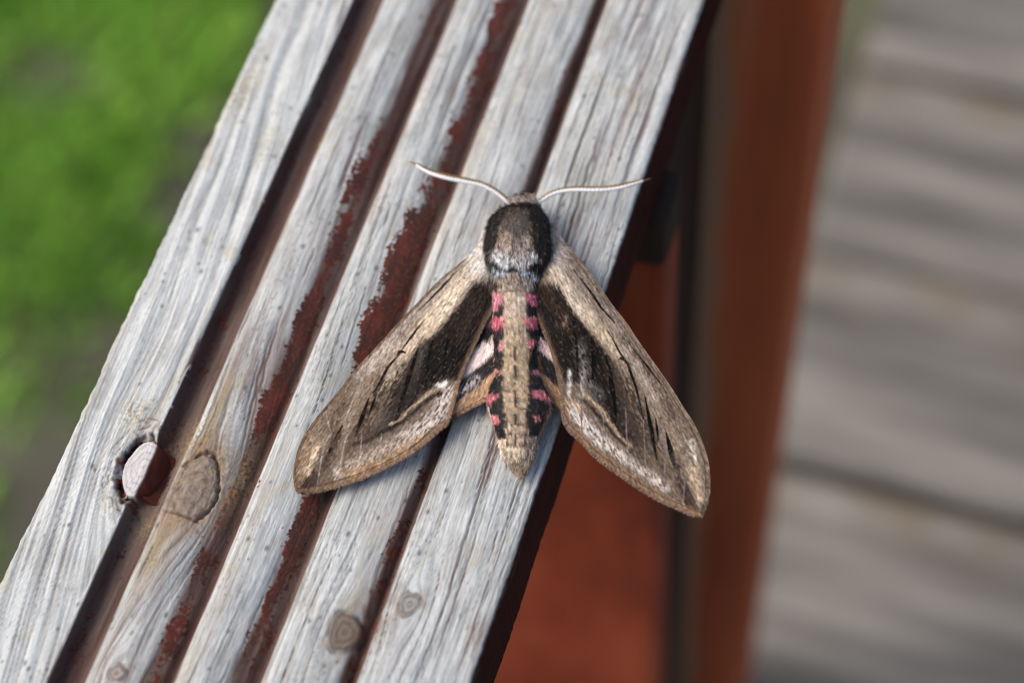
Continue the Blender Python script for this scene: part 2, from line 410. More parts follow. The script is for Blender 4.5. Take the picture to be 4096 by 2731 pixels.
    grime = mixc(np.tile(A(80, 54, 46), X.shape + (1,)), sstep(-.2, .5, fbm(G * .35, Y * .025, 58, 3)), A(112, 92, 82))
    grime = mixc(grime, sstep(0, .5, noise(G * .5, Y * .02, 62)) * .6, A(74, 40, 33))
    redp = mixc(np.tile(A(104, 56, 47), X.shape + (1,)), sstep(-.35, .15, fbm(X * .3, Y * .09, 63, 3)), A(80, 52, 46))
    redp = mixc(redp, sstep(.2, .5, noise(X * 1.7, Y * 1.1, 64)) * .4, A(128, 82, 70))
    sidec = mixc(np.tile(A(70, 30, 25), X.shape + (1,)), sstep(-.2, .5, fbm(Y * .03, Z * .4, 60, 3)), A(48, 24, 22))
    c = mixc(c, halo_f * .22 * sstep(-.3, .3, noise(X * 1.6, Y * .7, 61)), A(140, 104, 94))
    c = mixc(c, stain * .94, grime)
    c = mixc(c, flake, redp)
    c = np.where((rside | lside)[None, :, None], mixc(sidec, side_wear * .8, A(150, 140, 132)), c)
    c = np.where((~(top | rside | lside))[None, :, None], A(80, 50, 42), c)
    paint = np.maximum(flake, stain)
    dz = dz * (1 - .4 * paint) + .09 * flake
    # ---- cracks following the grain
    cr = np.zeros_like(X)
    iy0 = np.searchsorted(ys, -128); iy1 = np.searchsorted(ys, 142)
    sub = slice(iy0, iy1)
    Gs, Ys, Xs = G[sub], Y[sub], X[sub]
    r = np.random.default_rng(5)
    for i in range(300):
        yc = r.uniform(-120, 130); ln = r.uniform(4, 26) * (1 if r.uniform() < .8 else 1.9)
        gc = r.uniform(-72, 16) if i % 5 else r.uniform(-4, 15)
        if i > 285: gc = r.uniform(-1, 15); ln = r.uniform(22, 50)
        w = r.uniform(.10, .24) * (1.5 if i > 285 else 1); dep = r.uniform(.35, 1)
        a = np.searchsorted(ys[sub], yc - ln); b = np.searchsorted(ys[sub], yc + ln)
        if b - a < 4: continue
        gg = Gs[a:b]; t = (Ys[a:b] - yc) / ln
        m = np.exp(-((gg - gc - .25 * noise(Ys[a:b] * .25, Ys[a:b] * 0 + i, 70)) / (w * (1.02 - t * t))) ** 2) * (1 - t ** 4) * dep
        cr[sub][a:b] = np.maximum(cr[sub][a:b], m)
    crack_ok = mt * (1 - .75 * paint)
    c = mixc(c, cr * crack_ok * .88, A(58, 50, 48))
    redc = sstep(.1, .3, noise(X / 12, Y / 30, 71))
    c = mixc(c, cr * crack_ok * redc * .7, A(104, 46, 36))
    dz = dz - .45 * cr * crack_ok
    # fine dark flecks
    fl = sstep(.46, .62, noise(G * 2.6, Y * .55, 72)) * sstep(.0, .4, noise(X / 8, Y / 14, 73))
    c = mixc(c, fl * crack_ok * .6, A(92, 88, 86))
    for i in range(170):
        yc = r.uniform(-120, 120); xc = r.uniform(-93, 16); rr = r.uniform(.22, .55)
        a = np.searchsorted(ys[sub], yc - 2); b = np.searchsorted(ys[sub], yc + 2)
        m = np.exp(-(((Xs[a:b] - xc) / rr) ** 2 + ((Ys[a:b] - yc) / rr / 1.5) ** 2) ** 1.5)
        c[sub][a:b] = mixc(c[sub][a:b], m * .7 * mt[sub][a:b], A(64, 62, 62))
    # ---- lichen
    for (f, x, y, rx, ry, a) in ((fF, 560, 205, 3, 10, .8), (fF, 610, 345, 2.5, 6, .5), (fK, 760, 350, 4, 4, .75), (fK, 1520, 240, 2.2, 7, .7), (fK, 1330, 560, 5.0, 7, .8), (fK, 1500, 820, 3.5, 6, .7), (fK, 1150, 1260, 5, 3, .7),
                                 (fK, 960, 1460, 2.4, 5, .8), (fK, 830, 1290, 2, 3, .7), (fF, 735, 320, .8, 3, .9), (fK, 1700, 880, 2.5, 8, .4), (fF, 350, 1285, 2, 6, .7)):
        q = P(*f(x, y)) * 1000
        m = a * np.exp(-((X - q[0]) / rx) ** 2 - ((Y - q[1]) / ry) ** 2) * sstep(-.35, .5, noise(X * 1.3, Y * 1.1, 81) + .7 * noise(X * 3, Y * 2.6, 82))
        c = mixc(c, m * 1.3 * mt, A(152, 136, 96)); dz = dz + .08 * m * mt
    # ---- knots
    def rad(kx, ky, ax, ay, seed, rough=.12):
        dx = (X - kx) / ax; dy = (Y - ky) / ay
        th = np.arctan2(dy, dx)
        return np.hypot(dx, dy) * (1 + rough * noise(np.cos(th) * .8 + seed * 3.7, np.sin(th) * .8 + 1.3, 90 + seed)), th
    # knot 1, cut by the first groove: plug, deep black gap on its left, ringed margin
    kx, ky = k1
    rr, th = rad(kx, ky, 5.2, 7.2, 1, .18)
    inn = sstep(1.0, .93, rr)
    left = sstep(.35, -.1, np.cos(th))
    gap = sstep(.93, 1.0, rr) * sstep(1.30, 1.06, rr + .10 * noise(X * .7, Y * .7, 147)) * sstep(-72.2, -73.8, X)
    wallx = -72.7 + .35 * noise(Y * .25, Y * 0 + 3, 137)            # the cut face slants across the knot
    face = sstep(wallx - .25, wallx + .55, X)
    zk = np.where(X < wallx, -.25 - .02 * (wallx - X) ** 2, np.maximum(-.25 - (X - wallx) * .55 - .10 * (X - wallx) ** 2, -4.3)) + .18 * noise(X * .4, Y * .4, 139)
    Z = Z * (1 - inn) + zk * inn
    dz = dz * (1 - .6 * inn) - gap * 2.0 * mt
    rings = .5 + .5 * np.sin(rr * 26 + 2 * noise(X, Y, 91))
    c = mixc(c, sstep(2.0, 1.1, rr) * .25 * mt * (1 - paint), A(168, 160, 150))
    ringm = sstep(.80, .97, .5 + .5 * np.sin(rr * 22 + 2.2 * noise(X / 2.5, Y / 2.5, 92) + 1.2 * noise(X * .9, Y * .9, 134))) * sstep(2.3, 1.5, rr) * sstep(1.05, 1.25, rr) * sstep(-73.4, -75, X)
    ringm = ringm * sstep(-.3, .1, noise(X / 2.6, Y / 4, 131))
    c = mixc(c, ringm * .8 * mt, A(104, 62, 52)); dz = dz - .15 * ringm * mt
    radc = sstep(.80, .97, .5 + .5 * np.sin(th * 23 + 3 * noise(X / 2, Y / 2, 132))) * sstep(2.0, 1.3, rr) * sstep(1.1, 1.25, rr) * sstep(0, .3, noise(X / 3, Y / 3, 133)) * sstep(-73.4, -75, X)
    c = mixc(c, radc * .5 * mt, A(96, 64, 54))
    c = mixc(c, inn * (1 - face), A(200, 197, 196)); c = mixc(c, inn * (1 - face) * sstep(.7, .95, rings) * .4, A(128, 118, 116))
    c = mixc(c, inn * face, A(74, 37, 30)); c = mixc(c, inn * face * sstep(-.3, .5, noise(X * .8, Y * .8, 93)) * .5, A(60, 34, 29))
    gap = gap * sstep(-.45, -.05, noise(X * .45, Y * .3, 135) + .4 * noise(X * 1.2, Y * 1.0, 136))
    c = mixc(c, np.clip(gap * 1.4, 0, 1) * mt, A(30, 21, 19)); c = mixc(c, gap * mt * sstep(.1, .4, noise(X * .9, Y * .5, 94)), A(134, 44, 30))
    rough = sstep(2.3, 1.2, rr) * (1 - inn) * mt
    rn = fbm(X * .55, Y * .45, 144, 4)
    dz = dz + rough * .45 * rn
    c = mixc(c, rough * sstep(.05, .4, rn) * .5, A(122, 98, 84)); c = mixc(c, rough * sstep(.25, .5, fbm(X * .8, Y * .5, 145, 3)) * .8, A(70, 48, 42))
    # knot 2 on the next ridge
    kx, ky = k2
    rr, th = rad(kx, ky, 6.0, 8.6, 2, .3)
    on = sstep(-66.6, -65.0, X) * sstep(-50.0, -52.5, X)
    inn = sstep(1.0, .92, rr) * on
    c = mixc(c, inn * .9, A(136, 122, 110)); c = mixc(c, inn * sstep(.1, .5, fbm(X * .6, Y * .6, 95, 3)) * .6, A(112, 96, 86))
    c = mixc(c, inn * sstep(.75, .95, .5 + .5 * np.sin(rr * 15 + 2 * noise(X / 2, Y / 2, 96))) * .4, A(98, 78, 70))
    rough = sstep(1.9, 1.0, rr) * on
    rn = fbm(X * .6, Y * .5, 146, 4)
    dz = dz + rough * .5 * rn
    c = mixc(c, rough * sstep(.15, .45, rn) * .6, A(92, 70, 58)); c = mixc(c, rough * sstep(.1, .4, -rn) * .5, A(164, 142, 108))
    gap = np.exp(-((rr - 1.04 - .06 * noise(X * .8, Y * .8, 140)) / .06) ** 2) * on * sstep(-.25, .25, noise(X / 3, Y / 4, 141) + .25) * sstep(-.75, .1, np.sin(th) + .7 * np.cos(th) + .4 * noise(X / 3, Y / 3, 97))
    c = mixc(c, gap * .95, A(44, 34, 30)); dz = dz - 1.2 * gap
    cut = np.exp(-((Y - (ky - 6.8 + .25 * (X - kx) * -.3)) / .35) ** 2) * on * sstep(1.3, 1.0, rr)
    c = mixc(c, cut * .8, A(60, 48, 42)); dz = dz - .6 * cut
    halo = sstep(2.2, 1.1, rr) * on * (1 - inn)
    c = mixc(c, halo * .45, A(138, 110, 86))
    # round knots
    for (kx, ky), ax, ay, sd, core in ((k3, 4.0, 5.2, 3, A(112, 98, 86)), (k4, 2.3, 3.0, 4, A(150, 146, 140)), (k5, 1.7, 2.3, 5, A(160, 146, 138))):
        rr, th = rad(kx, ky, ax, ay, sd, .35)
        inn = sstep(1.12, .78, rr)
        c = mixc(c, inn * .92 * mt, core)
        c = mixc(c, inn * sstep(.45, .9, .5 + .5 * np.sin(rr * (11 if sd > 3 else 17) + 1.2 * noise(X, Y, 98))) * .55, A(88, 76, 70))
        edge = np.exp(-((rr - 1.0) / .13) ** 2) * (.35 + .65 * sstep(-.3, .3, noise(X / 2.5, Y / 2.5, 120 + sd)))
        c = mixc(c, edge * .65 * mt, A(74, 64, 58)); dz = dz - .22 * edge * mt
        c = mixc(c, sstep(2.2, 1.1, rr) * (1 - inn) * .4 * sstep(-.2, .4, noise(X / 2, Y / 3, 99)), A(150, 132, 114))
        Z = np.where(mt, Z * (1 - inn * .55), Z)
    # stain under the brown knot
    q = k3; m = np.exp(-((X - q[0] - 4.5) / 3) ** 2 - ((Y - q[1] - 6) / 9) ** 2) * sstep(-.3, .3, noise(X / 3, Y / 4, 101))
    c = mixc(c, m * .8, A(108, 72, 56))
    Z = Z + np.where(mt, dz, 0)
    # ragged long edges
    eL = .8 * fbm(Y * .045, Y * 0 + 1.5, 111, 4) + .3 * noise(Y * .4, Y * 0, 112)
    eR = .35 * fbm(Y * .05, Y * 0 + 4.5, 113, 4) + .15 * noise(Y * .5, Y * 0, 114)
    Xo = X + eL * np.exp(-(X + 94.2) / 1.6) * 1.0 + np.where(X > 0, eR * np.exp((X - 17.6) / 1.2), 0)
    nr, nc = X.shape
    V = np.stack([Xo, Y, Z], -1).reshape(-1, 3) / 1000
    F = grid_faces(nr, nc, wrap=True)
    o = mesh_obj('handrail', V, F, attr_mat('weathered_grooved_wood', .88, .06, bump=.5, vary=.16, scale=(1, .22, 1), nscale=2600, dist=.00025), railing, colors=c.reshape(-1, 3))
    # end grain caps
    for idx in (0, nr - 1):
        e = V.reshape(nr, nc, 3)[idx]
        mesh_obj('end_grain', e + np.array([0, -1e-4 if idx == 0 else 1e-4, 0]), [list(range(nc)) if idx == 0 else list(range(nc))[::-1]], joist_mat, o, smooth=False)
    return o
handrail = build_rail()

# ------------------------------------------------------------------ the moth
moth = empty('moth', (0, 0, RH))
tag(moth, 'brown hawk moth with pink and black striped abdomen, wings spread, resting on the handrail', 'moth')

def seg_dist(p, poly, closed=False):
    """distance of points to a polyline and parameter along it"""
    q = np.asarray(poly, float)
    if closed: q = np.vstack([q, q[:1]])
    best = np.full(len(p), 1e18); par = np.zeros(len(p))
    ln = np.concatenate([[0], np.cumsum(np.linalg.norm(np.diff(q, axis=0), axis=1))])
    for i in range(len(q) - 1):
        a, b = q[i], q[i + 1]; ab = b - a; L2 = ab @ ab + 1e-9
        t = np.clip(((p - a) @ ab) / L2, 0, 1)
        d = np.hypot(*(p - a - t[:, None] * ab).T)
        k = d < best
        best[k] = d[k]; par[k] = ((ln[i] + t * math.sqrt(L2)) / ln[-1])[k]
    return best, par
def inside(p, poly):
    q = np.asarray(poly, float); x, y = p[:, 0], p[:, 1]
    r = np.zeros(len(p), bool); j = len(q) - 1
    for i in range(len(q)):
        xi, yi = q[i]; xj, yj = q[j]
        c = ((yi > y) != (yj > y)) & (x < (xj - xi) * (y - yi) / (yj - yi + 1e-9) + xi)
        r ^= c; j = i
    return r
class Pat:
    """a colour pattern laid down layer by layer over points given in photo pixels"""
    def __init__(s, pts, base, ang, seed):
        s.p = pts; s.c = np.tile(np.asarray(base, float), (len(pts), 1)); s.seed = seed
        ca, sa = math.cos(ang), math.sin(ang)
        s.a = pts[:, 0] * ca + pts[:, 1] * sa; s.b = -pts[:, 0] * sa + pts[:, 1] * ca     # along / across the scales
        s.n = noise(s.a / 30, s.b / 11, seed) + .7 * noise(s.a / 14, s.b / 6, seed + 1)
    def poly(s, pts, c, soft=6., ns=6., al=1.):
        d, _ = seg_dist(s.p, pts, True); d = np.where(inside(s.p, pts), d, -d)
        m = sstep(-soft, soft, d + ns * s.n) * al
        s.c = mixc(s.c, m, c); return m
    def line(s, pts, w, c, soft=3., ns=1.5, al=1., taper=(1, 1)):
        d, t = seg_dist(s.p, pts)
        tw = np.interp(t, [0, .5, 1], [taper[0], 1, taper[1]])
        m = sstep(soft, -soft, d - w * tw * .5 + ns * s.n) * al
        s.c = mixc(s.c, m, c); return m
    def glow(s, pts, w, c, al=1., ns=.3):
        d, t = seg_dist(s.p, pts)
        m = np.exp(-(d / w) ** 2) * al * np.clip(1 + ns * s.n * 2, 0, 1.6)
        s.c = mixc(s.c, m, c)
    def speck(s, amt=.3, white=.25, dark=.2):
        n = noise(s.a / 22, s.b / 9, s.seed + 7); n2 = noise(s.a / 12 + 50, s.b / 7, s.seed + 8); n3 = noise(s.a / 90, s.b / 9, s.seed + 12)
        lum = s.c.mean(1)
        s.c = mixc(s.c, sstep(.12, .5, noise(s.a / 28 + 9, s.b / 8, s.seed + 9) + .35 * n2) * white * sstep(.05, .2, lum), A(224, 212, 198))
        s.c = mixc(s.c, sstep(.12, .5, noise(s.a / 34, s.b / 8 + 90, s.seed + 10) + .35 * n3) * dark, A(74, 54, 38))
        s.c = mixc(s.c, sstep(.45, .65, noise(s.a / 14 + 31, s.b / 11, s.seed + 14)) * .16 * sstep(.06, .02, lum), A(150, 140, 132))
        s.c = s.c * np.clip(1 + amt * (n + .7 * n2 + .9 * n3), .4, 1.8)[:, None]

BLK = A(7, 6, 6); DRK = A(29, 25, 23); TAN = A(138, 120, 102); BRN = A(104, 89, 76); CRM = A(224, 206, 182); WHT = A(230, 222, 214); ORG = A(150, 104, 70)
GRY = A(160, 148, 140); PNK = A(198, 126, 138); PPK = A(242, 220, 212)

def resample(pts, n):
    pts = np.asarray(pts, float)
    # smooth with Catmull-Rom then even arc length
    q = np.vstack([2 * pts[0] - pts[1], pts, 2 * pts[-1] - pts[-2]]); out = []
    for i in range(1, len(q) - 2):
        t = np.linspace(0, 1, 12, endpoint=False)[:, None]
        a, b, c, d = q[i - 1], q[i], q[i + 1], q[i + 2]
        out.append(.5 * (2 * b + (c - a) * t + (2 * a - 5 * b + 4 * c - d) * t ** 2 + (3 * b - a - 3 * c + d) * t ** 3))
    out = np.vstack(out + [pts[-1:]])
    L = np.concatenate([[0], np.cumsum(np.linalg.norm(np.diff(out, axis=0), axis=1))])
    u = np.linspace(0, L[-1], n)
    return np.stack([np.interp(u, L, out[:, k]) for k in range(out.shape[1])], 1)

def left_forewing_pattern(p):
    T = lambda *q: tr(fL, q)
    s = Pat(p, BRN, math.radians(122), 200)
    s.glow(T((1150, 150), (900, 480), (600, 820), (300, 1150)), 75, TAN, .9)
    s.glow(T((1050, 130), (800, 420), (500, 740)), 28, GRY, .55)
    s.glow(T((1235, 20), (1180, 120), (1060, 270), (950, 410)), 42, CRM, 1.0)
    s.glow(T((950, 410), (860, 510), (760, 640), (690, 760)), 30, A(206, 186, 160), .8)
    s.glow(T((1240, -120), (1235, 0), (1230, 90)), 42, A(242, 236, 228), 1.0, .1)
    s.glow(T((700, 560), (560, 700)), 26, A(196, 180, 164), .6)
    s.poly(T((1250, 180), (1180, 200), (1130, 290), (1060, 370), (1010, 430), (960, 500), (870, 560), (815, 640), (785, 760), (740, 900), (715, 980), (660, 1050), (560, 1090), (620, 1105), (720, 1050), (760, 985), (810, 930), (880, 860), (950, 800),
             (1000, 775), (1080, 775), (1130, 690), (1180, 570), (1240, 440), (1290, 345), (1300, 270)), DRK, 12, 9)
    s.poly(T((1110, 480), (960, 560), (880, 640), (820, 760), (780, 900), (860, 850), (980, 770), (1085, 745), (1150, 620), (1180, 540)), A(23, 21, 20), 14, 10, .9)
    s.glow(T((1240, 240), (1180, 360), (1110, 500)), 30, A(70, 54, 40), .3, .9)
    s.glow(T((1285, 350), (1235, 450), (1150, 630), (1100, 770)), 7, A(120, 92, 68), .6)
    s.glow(T((880, 560), (840, 700), (800, 830)), 18, A(120, 112, 108), .45, .8)
    s.glow(T((700, 900), (640, 1060)), 22, GRY, .5, .7)
    s.glow(T((640, 800), (560, 980), (500, 1090)), 40, A(66, 54, 45), .75, .8); s.glow(T((420, 900), (330, 1080)), 26, A(80, 64, 50), .65, .8)
    s.glow(T((760, 720), (690, 930)), 36, A(52, 44, 38), .8, .8)
    s.poly(T((875, 555), (800, 640), (735, 770), (690, 880), (640, 990), (580, 1090), (700, 1065), (770, 995), (840, 900)), A(42, 36, 32), 22, 12, .85)
    # tornal and submarginal bands
    s.glow(T((1035, 850), (960, 1000), (880, 1060), (790, 1120)), 30, A(204, 192, 182), .8, .8)
    s.glow(T((790, 1120), (640, 1200), (500, 1265), (380, 1330)), 26, A(186, 168, 150), .7, .6)
    s.line(T((1010, 800), (930, 850), (870, 895), (800, 950), (750, 1010), (690, 1040)), 11, A(176, 152, 126), 5, 5, .8)
    s.line(T((1020, 790), (1000, 812), (975, 805)), 16, WHT, 5, 4, .9)
    s.line(T((985, 850), (900, 900), (850, 950), (770, 1020), (650, 1085), (550, 1140), (470, 1160)), 15, DRK, 6, 5, .85)
    s.line(T((1090, 800), (1040, 1010)), 22, A(142, 106, 78), 5, 3, .85)
    s.glow(T((880, 1130), (740, 1215), (600, 1285), (430, 1345)), 24, A(176, 140, 104), .6, .5)
    # dark streaks
    for q, w in ((((947, 508), (920, 640), (900, 810)), 9), (((1045, 470), (1020, 600), (1000, 745)), 7), (((855, 585), (820, 690), (770, 850), (735, 960)), 14), (((885, 425), (820, 510), (760, 590)), 7),
                 (((760, 590), (740, 625), (680, 690), (630, 780), (590, 850)), 9), (((560, 885), (520, 1000), (480, 1110)), 13), (((605, 865), (560, 985)), 8), (((400, 1050), (350, 1160), (300, 1270)), 16), (((1120, 90), (980, 240), (860, 360)), 6)):
        s.line(T(*q), w * 1.45, BLK, 2.5, 1.0, 1, (.3, .4))
    s.poly(T((735, 600), (755, 595), (785, 608), (780, 618), (750, 615), (722, 632)), BLK, 3, 1)
    s.glow(T((370, 1110), (330, 1210), (290, 1290)), 24, A(72, 60, 52), .85, .6)
    s.glow(T((490, 1090), (440, 1190)), 22, A(84, 70, 60), .6, .6)
    s.glow(T((600, 1060), (560, 1110)), 20, A(70, 60, 54), .6, .6)
    s.poly(T((138, 1446), (160, 1400), (230, 1310), (262, 1330), (262, 1400), (230, 1420)), A(60, 50, 44), 5, 4, .95)
    s.line(T((150, 1430), (235, 1305)), 5, BLK, 2.5, 1.5, .8)
    s.glow(T((200, 1150), (150, 1330)), 26, A(146, 120, 94), .6, .5)
    s.glow(T((250, 1180), (190, 1330)), 12, A(214, 190, 160), .7, .6)
    # veins, margin, costa
    for q in (((330, 1080), (280, 1220), (252, 1405)), ((450, 1010), (405, 1200), (372, 1382)), ((520, 1085), (497, 1345)), ((636, 1095), (626, 1285)), ((792, 1040), (785, 1190)), ((300, 950), (330, 1080)), ((560, 700), (480, 860), (420, 1010))):
        s.line(T(*q), 5.0, A(158, 148, 142), 2.6, 1, .7, (.4, 1))
    om = T((130, 1435), (150, 1447), (250, 1432), (380, 1400), (500, 1360), (620, 1310), (740, 1250), (850, 1180), (940, 1100), (1000, 1050), (1025, 1030))
    s.line(om, 30, A(128, 102, 80), 7, 3, .85); s.line(om + np.array([-4, -16]), 5, A(92, 62, 42), 2.5, 1, .8)
    cs = T((1140, 40), (990, 168), (860, 303), (720, 450), (600, 580), (480, 710), (380, 840), (270, 970), (190, 1080), (140, 1180), (112, 1290), (110, 1370), (125, 1425))
    s.line(cs, 18, A(106, 84, 66), 6, 3, .8); s.line(cs + np.array([8, 5]), 4, A(80, 56, 40), 2.5, 1, .6)
    s.speck(.36, .22, .36)
    return s.c
def right_forewing_pattern(p):
    T = lambda *q: tr(fR, q)
    s = Pat(p, BRN, math.radians(62), 300)
    s.glow(T((500, 120), (760, 480), (960, 800), (1200, 1250)), 80, TAN, .9)
    s.glow(T((560, 90), (760, 360), (900, 560)), 30, A(150, 134, 124), .6)
    s.glow(T((440, 90), (530, 250), (640, 400)), 34, CRM, .95)
    s.glow(T((640, 400), (720, 470), (800, 580)), 30, A(206, 184, 156), .7)
    s.glow(T((450, -100), (470, 0), (470, 60)), 34, A(196, 184, 176), 1.0)  # right shoulder greyer than the left, its shade painted in
    s.glow(T((860, 580), (960, 700), (1040, 840)), 26, A(196, 180, 164), .5)
    s.poly(T((360, 190), (470, 195), (520, 280), (560, 350), (610, 400), (660, 470), (700, 520), (745, 580), (785, 680), (805, 780), (835, 880), (885, 1000), (910, 1070), (850, 1080), (790, 1000), (740, 900), (660, 820), (620, 765), (560, 760), (500, 740), (460, 640), (420, 520), (380, 430), (355, 330)), DRK, 12, 9)
    s.poly(T((470, 480), (600, 470), (690, 600), (760, 760), (800, 900), (830, 1010), (770, 960), (680, 820), (600, 740), (520, 700)), A(23, 21, 20), 14, 10, .85)
    s.glow(T((420, 230), (470, 330), (520, 430)), 26, A(84, 62, 42), .3, .9)
    s.glow(T((365, 370), (410, 490), (450, 590), (490, 720)), 7, A(120, 92, 68), .6)
    s.glow(T((600, 560), (640, 760), (700, 820)), 22, A(124, 118, 114), .45, .8)
    s.glow(T((520, 380), (505, 430)), 7, A(150, 124, 116), .6)
    s.glow(T((900, 900), (980, 1040), (1000, 1160)), 40, A(110, 92, 78), .5, .7)
    s.poly(T((740, 575), (800, 640), (850, 760), (890, 900), (940, 1020), (980, 1120), (900, 1100), (850, 1040), (800, 900), (770, 740)), A(42, 36, 32), 22, 12, .85)
    s.glow(T((860, 760), (960, 980), (1020, 1130)), 36, A(62, 52, 45), .75, .8); s.glow(T((850, 500), (1000, 720), (1130, 940)), 22, A(88, 73, 62), .65, .8)
    s.glow(T((880, 980), (960, 1110)), 36, A(64, 54, 48), .7, .8)
    s.glow(T((560, 920), (640, 1010), (720, 1085)), 24, A(210, 200, 192), .85, .8)
    s.glow(T((720, 1085), (850, 1185), (1000, 1290), (1080, 1350)), 19, A(200, 188, 176), .8, .8)
    s.glow(T((540, 690), (538, 840)), 8, WHT, .55, .5); s.glow(T((608, 700), (606, 860)), 8, A(190, 180, 174), .5, .6)
    s.glow(T((530, 860), (590, 900)), 20, A(190, 166, 138), .6, .6)
    s.line(T((620, 815), (720, 910), (780, 1000), (850, 1095), (900, 1130)), 11, A(170, 146, 120), 5, 5, .8)
    s.line(T((610, 850), (660, 890), (720, 965), (790, 1050), (860, 1115)), 12, DRK, 5, 4, .85)
    s.glow(T((900, 1140), (970, 1215)), 18, A(70, 60, 54), .8, .6)
    s.glow(T((1000, 1100), (1060, 1220), (1090, 1270)), 20, A(80, 68, 60), .7, .7)
    for q, w in ((((555, 370), (580, 560), (585, 700)), 7), (((662, 500), (677, 620), (670, 750)), 13), (((745, 600), (775, 720), (790, 850), (805, 985)), 14), (((755, 455), (830, 590), (870, 650), (920, 790), (960, 960)), 8),
                 (((970, 840), (1000, 1000), (1035, 1190)), 13), (((1090, 1040), (1115, 1140), (1140, 1240)), 16), (((560, 110), (660, 240), (720, 330), (795, 412)), 8), (((900, 560), (980, 660), (1065, 770)), 6), (((1030, 960), (1045, 1080)), 8)):
        s.line(T(*q), w * 1.45, BLK, 2.5, 1.0, 1, (.3, .4))
    s.poly(T((818, 622), (830, 608), (850, 620), (880, 646), (866, 648), (846, 630)), BLK, 3, 1)
    s.glow(T((1130, 1190), (1165, 1290), (1185, 1380)), 24, A(66, 56, 50), .9, .6)
    s.poly(T((1195, 1325), (1225, 1380), (1290, 1512), (1240, 1490), (1185, 1440), (1180, 1380)), A(58, 48, 43), 5, 4, .95)
    s.line(T((1200, 1330), (1286, 1505)), 5, BLK, 2.5, 1.5, .8)
    s.glow(T((1235, 1090), (1255, 1200)), 14, A(214, 200, 184), .7, .6); s.glow(T((1240, 1250), (1290, 1420)), 22, A(206, 180, 148), .7, .6)
    for q in (((610, 720), (607, 1055)), ((732, 900), (730, 1135)), ((858, 900), (872, 1245)), ((960, 970), (978, 1380)), ((1080, 1130), (1084, 1415)), ((1180, 1110), (1195, 1330), (1185, 1450)), ((1010, 800), (1080, 1000), (1080, 1130)), ((1100, 860), (1180, 1110))):
        s.line(T(*q), 6.0, A(120, 106, 100), 2.4, .8, .9, (.5, 1))
    om = T((1300, 1505), (1295, 1522), (1240, 1500), (1160, 1465), (1080, 1430), (980, 1375), (880, 1310), (780, 1240), (690, 1170), (600, 1075), (530, 1010), (505, 950), (500, 900))
    s.line(om, 44, A(132, 106, 84), 8, 4, .8); s.line(om + np.array([4, -14]), 5, A(92, 62, 42), 2.5, 1, .8)
    cs = T((530, -30), (618, 77), (718, 217), (792, 323), (860, 410), (940, 530), (1020, 640), (1110, 770), (1180, 880), (1250, 990), (1300, 1100), (1330, 1200), (1340, 1300), (1335, 1400), (1310, 1500))
    s.line(cs, 22, A(132, 112, 94), 7, 3, .7); s.line(cs + np.array([-16, 6]), 4, A(70, 52, 40), 2.5, 1, .65)
    s.speck(.36, .22, .36)
    return s.c
def left_hindwing_pattern(p):
    T = lambda *q: tr(fB, q)
    s = Pat(p, A(58, 50, 46), math.radians(110), 400)
    s.poly(T((320, 400), (400, 340), (430, 420), (400, 470), (300, 520)), A(32, 31, 34), 8, 6)
    s.glow(T((400, 300), (385, 350)), 14, A(190, 140, 140), .8)
    s.poly(T((430, 410), (460, 500), (400, 585), (320, 665), (220, 735), (150, 790), (180, 660), (270, 555), (340, 490), (400, 465)), PPK, 12, 9)
    s.poly(T((420, 590), (430, 705), (300, 775), (230, 850), (110, 920), (130, 800), (300, 695)), A(38, 36, 38), 10, 10)
    s.glow(T((290, 770), (150, 880)), 18, A(170, 160, 160), .6, 1.0)
    s.poly(T((440, 705), (420, 840), (370, 915), (270, 965), (90, 1060), (20, 1130), (60, 1000), (150, 920), (300, 820), (380, 740)), A(166, 132, 102), 8, 6)
    s.line(T((415, 830), (360, 900), (260, 950), (70, 1060)), 5, A(116, 78, 52), 3, 1, .8)
    s.poly(T((425, 560), (475, 590), (485, 660), (445, 720), (420, 640)), A(184, 146, 104), 6, 4)
    s.poly(T((425, 405), (445, 440), (455, 515), (430, 520), (420, 460)), A(222, 206, 186), 5, 3)
    s.speck(.25, .2, .12); return s.c
def right_hindwing_pattern(p):
    T = lambda *q: tr(fB, q)
    s = Pat(p, A(58, 50, 46), math.radians(70), 500)
    s.poly(T((735, 330), (790, 400), (830, 500), (800, 480), (760, 470), (735, 420)), A(32, 31, 34), 8, 5)
    s.poly(T((760, 465), (820, 500), (880, 620), (870, 660), (800, 600), (740, 545)), PPK, 9, 7)
    s.glow(T((775, 500), (790, 560)), 12, PNK, .5)
    s.poly(T((750, 555), (860, 650), (925, 790), (900, 850), (760, 720)), A(38, 36, 38), 9, 8)
    s.poly(T((735, 690), (900, 835), (960, 900), (940, 1010), (840, 940), (780, 880), (735, 800)), A(158, 122, 92), 8, 6)
    s.poly(T((690, 560), (755, 600), (760, 700), (665, 700), (670, 640)), A(120, 84, 54), 7, 5)
    s.poly(T((732, 395), (740, 420), (715, 520), (700, 525), (715, 450)), A(230, 218, 200), 4, 2)
    s.speck(.25, .2, .12); return s.c

def hairs_on(name, pts, nrm, dirs, pat, n_len, width, mat, parent, jitter=.25, seed=1, lift=.3, up=(0, 0, 1), bright=.28, tip=1.15):
    r = np.random.default_rng(seed)
    n = len(pts)
    d = dirs + r.normal(0, jitter, (n, 3)) + nrm * (lift + r.uniform(-.1, .25, n))[:, None]
    c = pat * np.clip(1 + bright * r.normal(0, 1, n), .35, 1.9)[:, None]
    V, F, C = blades(pts, d, n_len, width, c, up, bend=.12, tipcol=tip)
    o = mesh_obj(name, V, F, mat, parent, colors=C, smooth=False)
    o['kind'] = 'stuff'
    return o

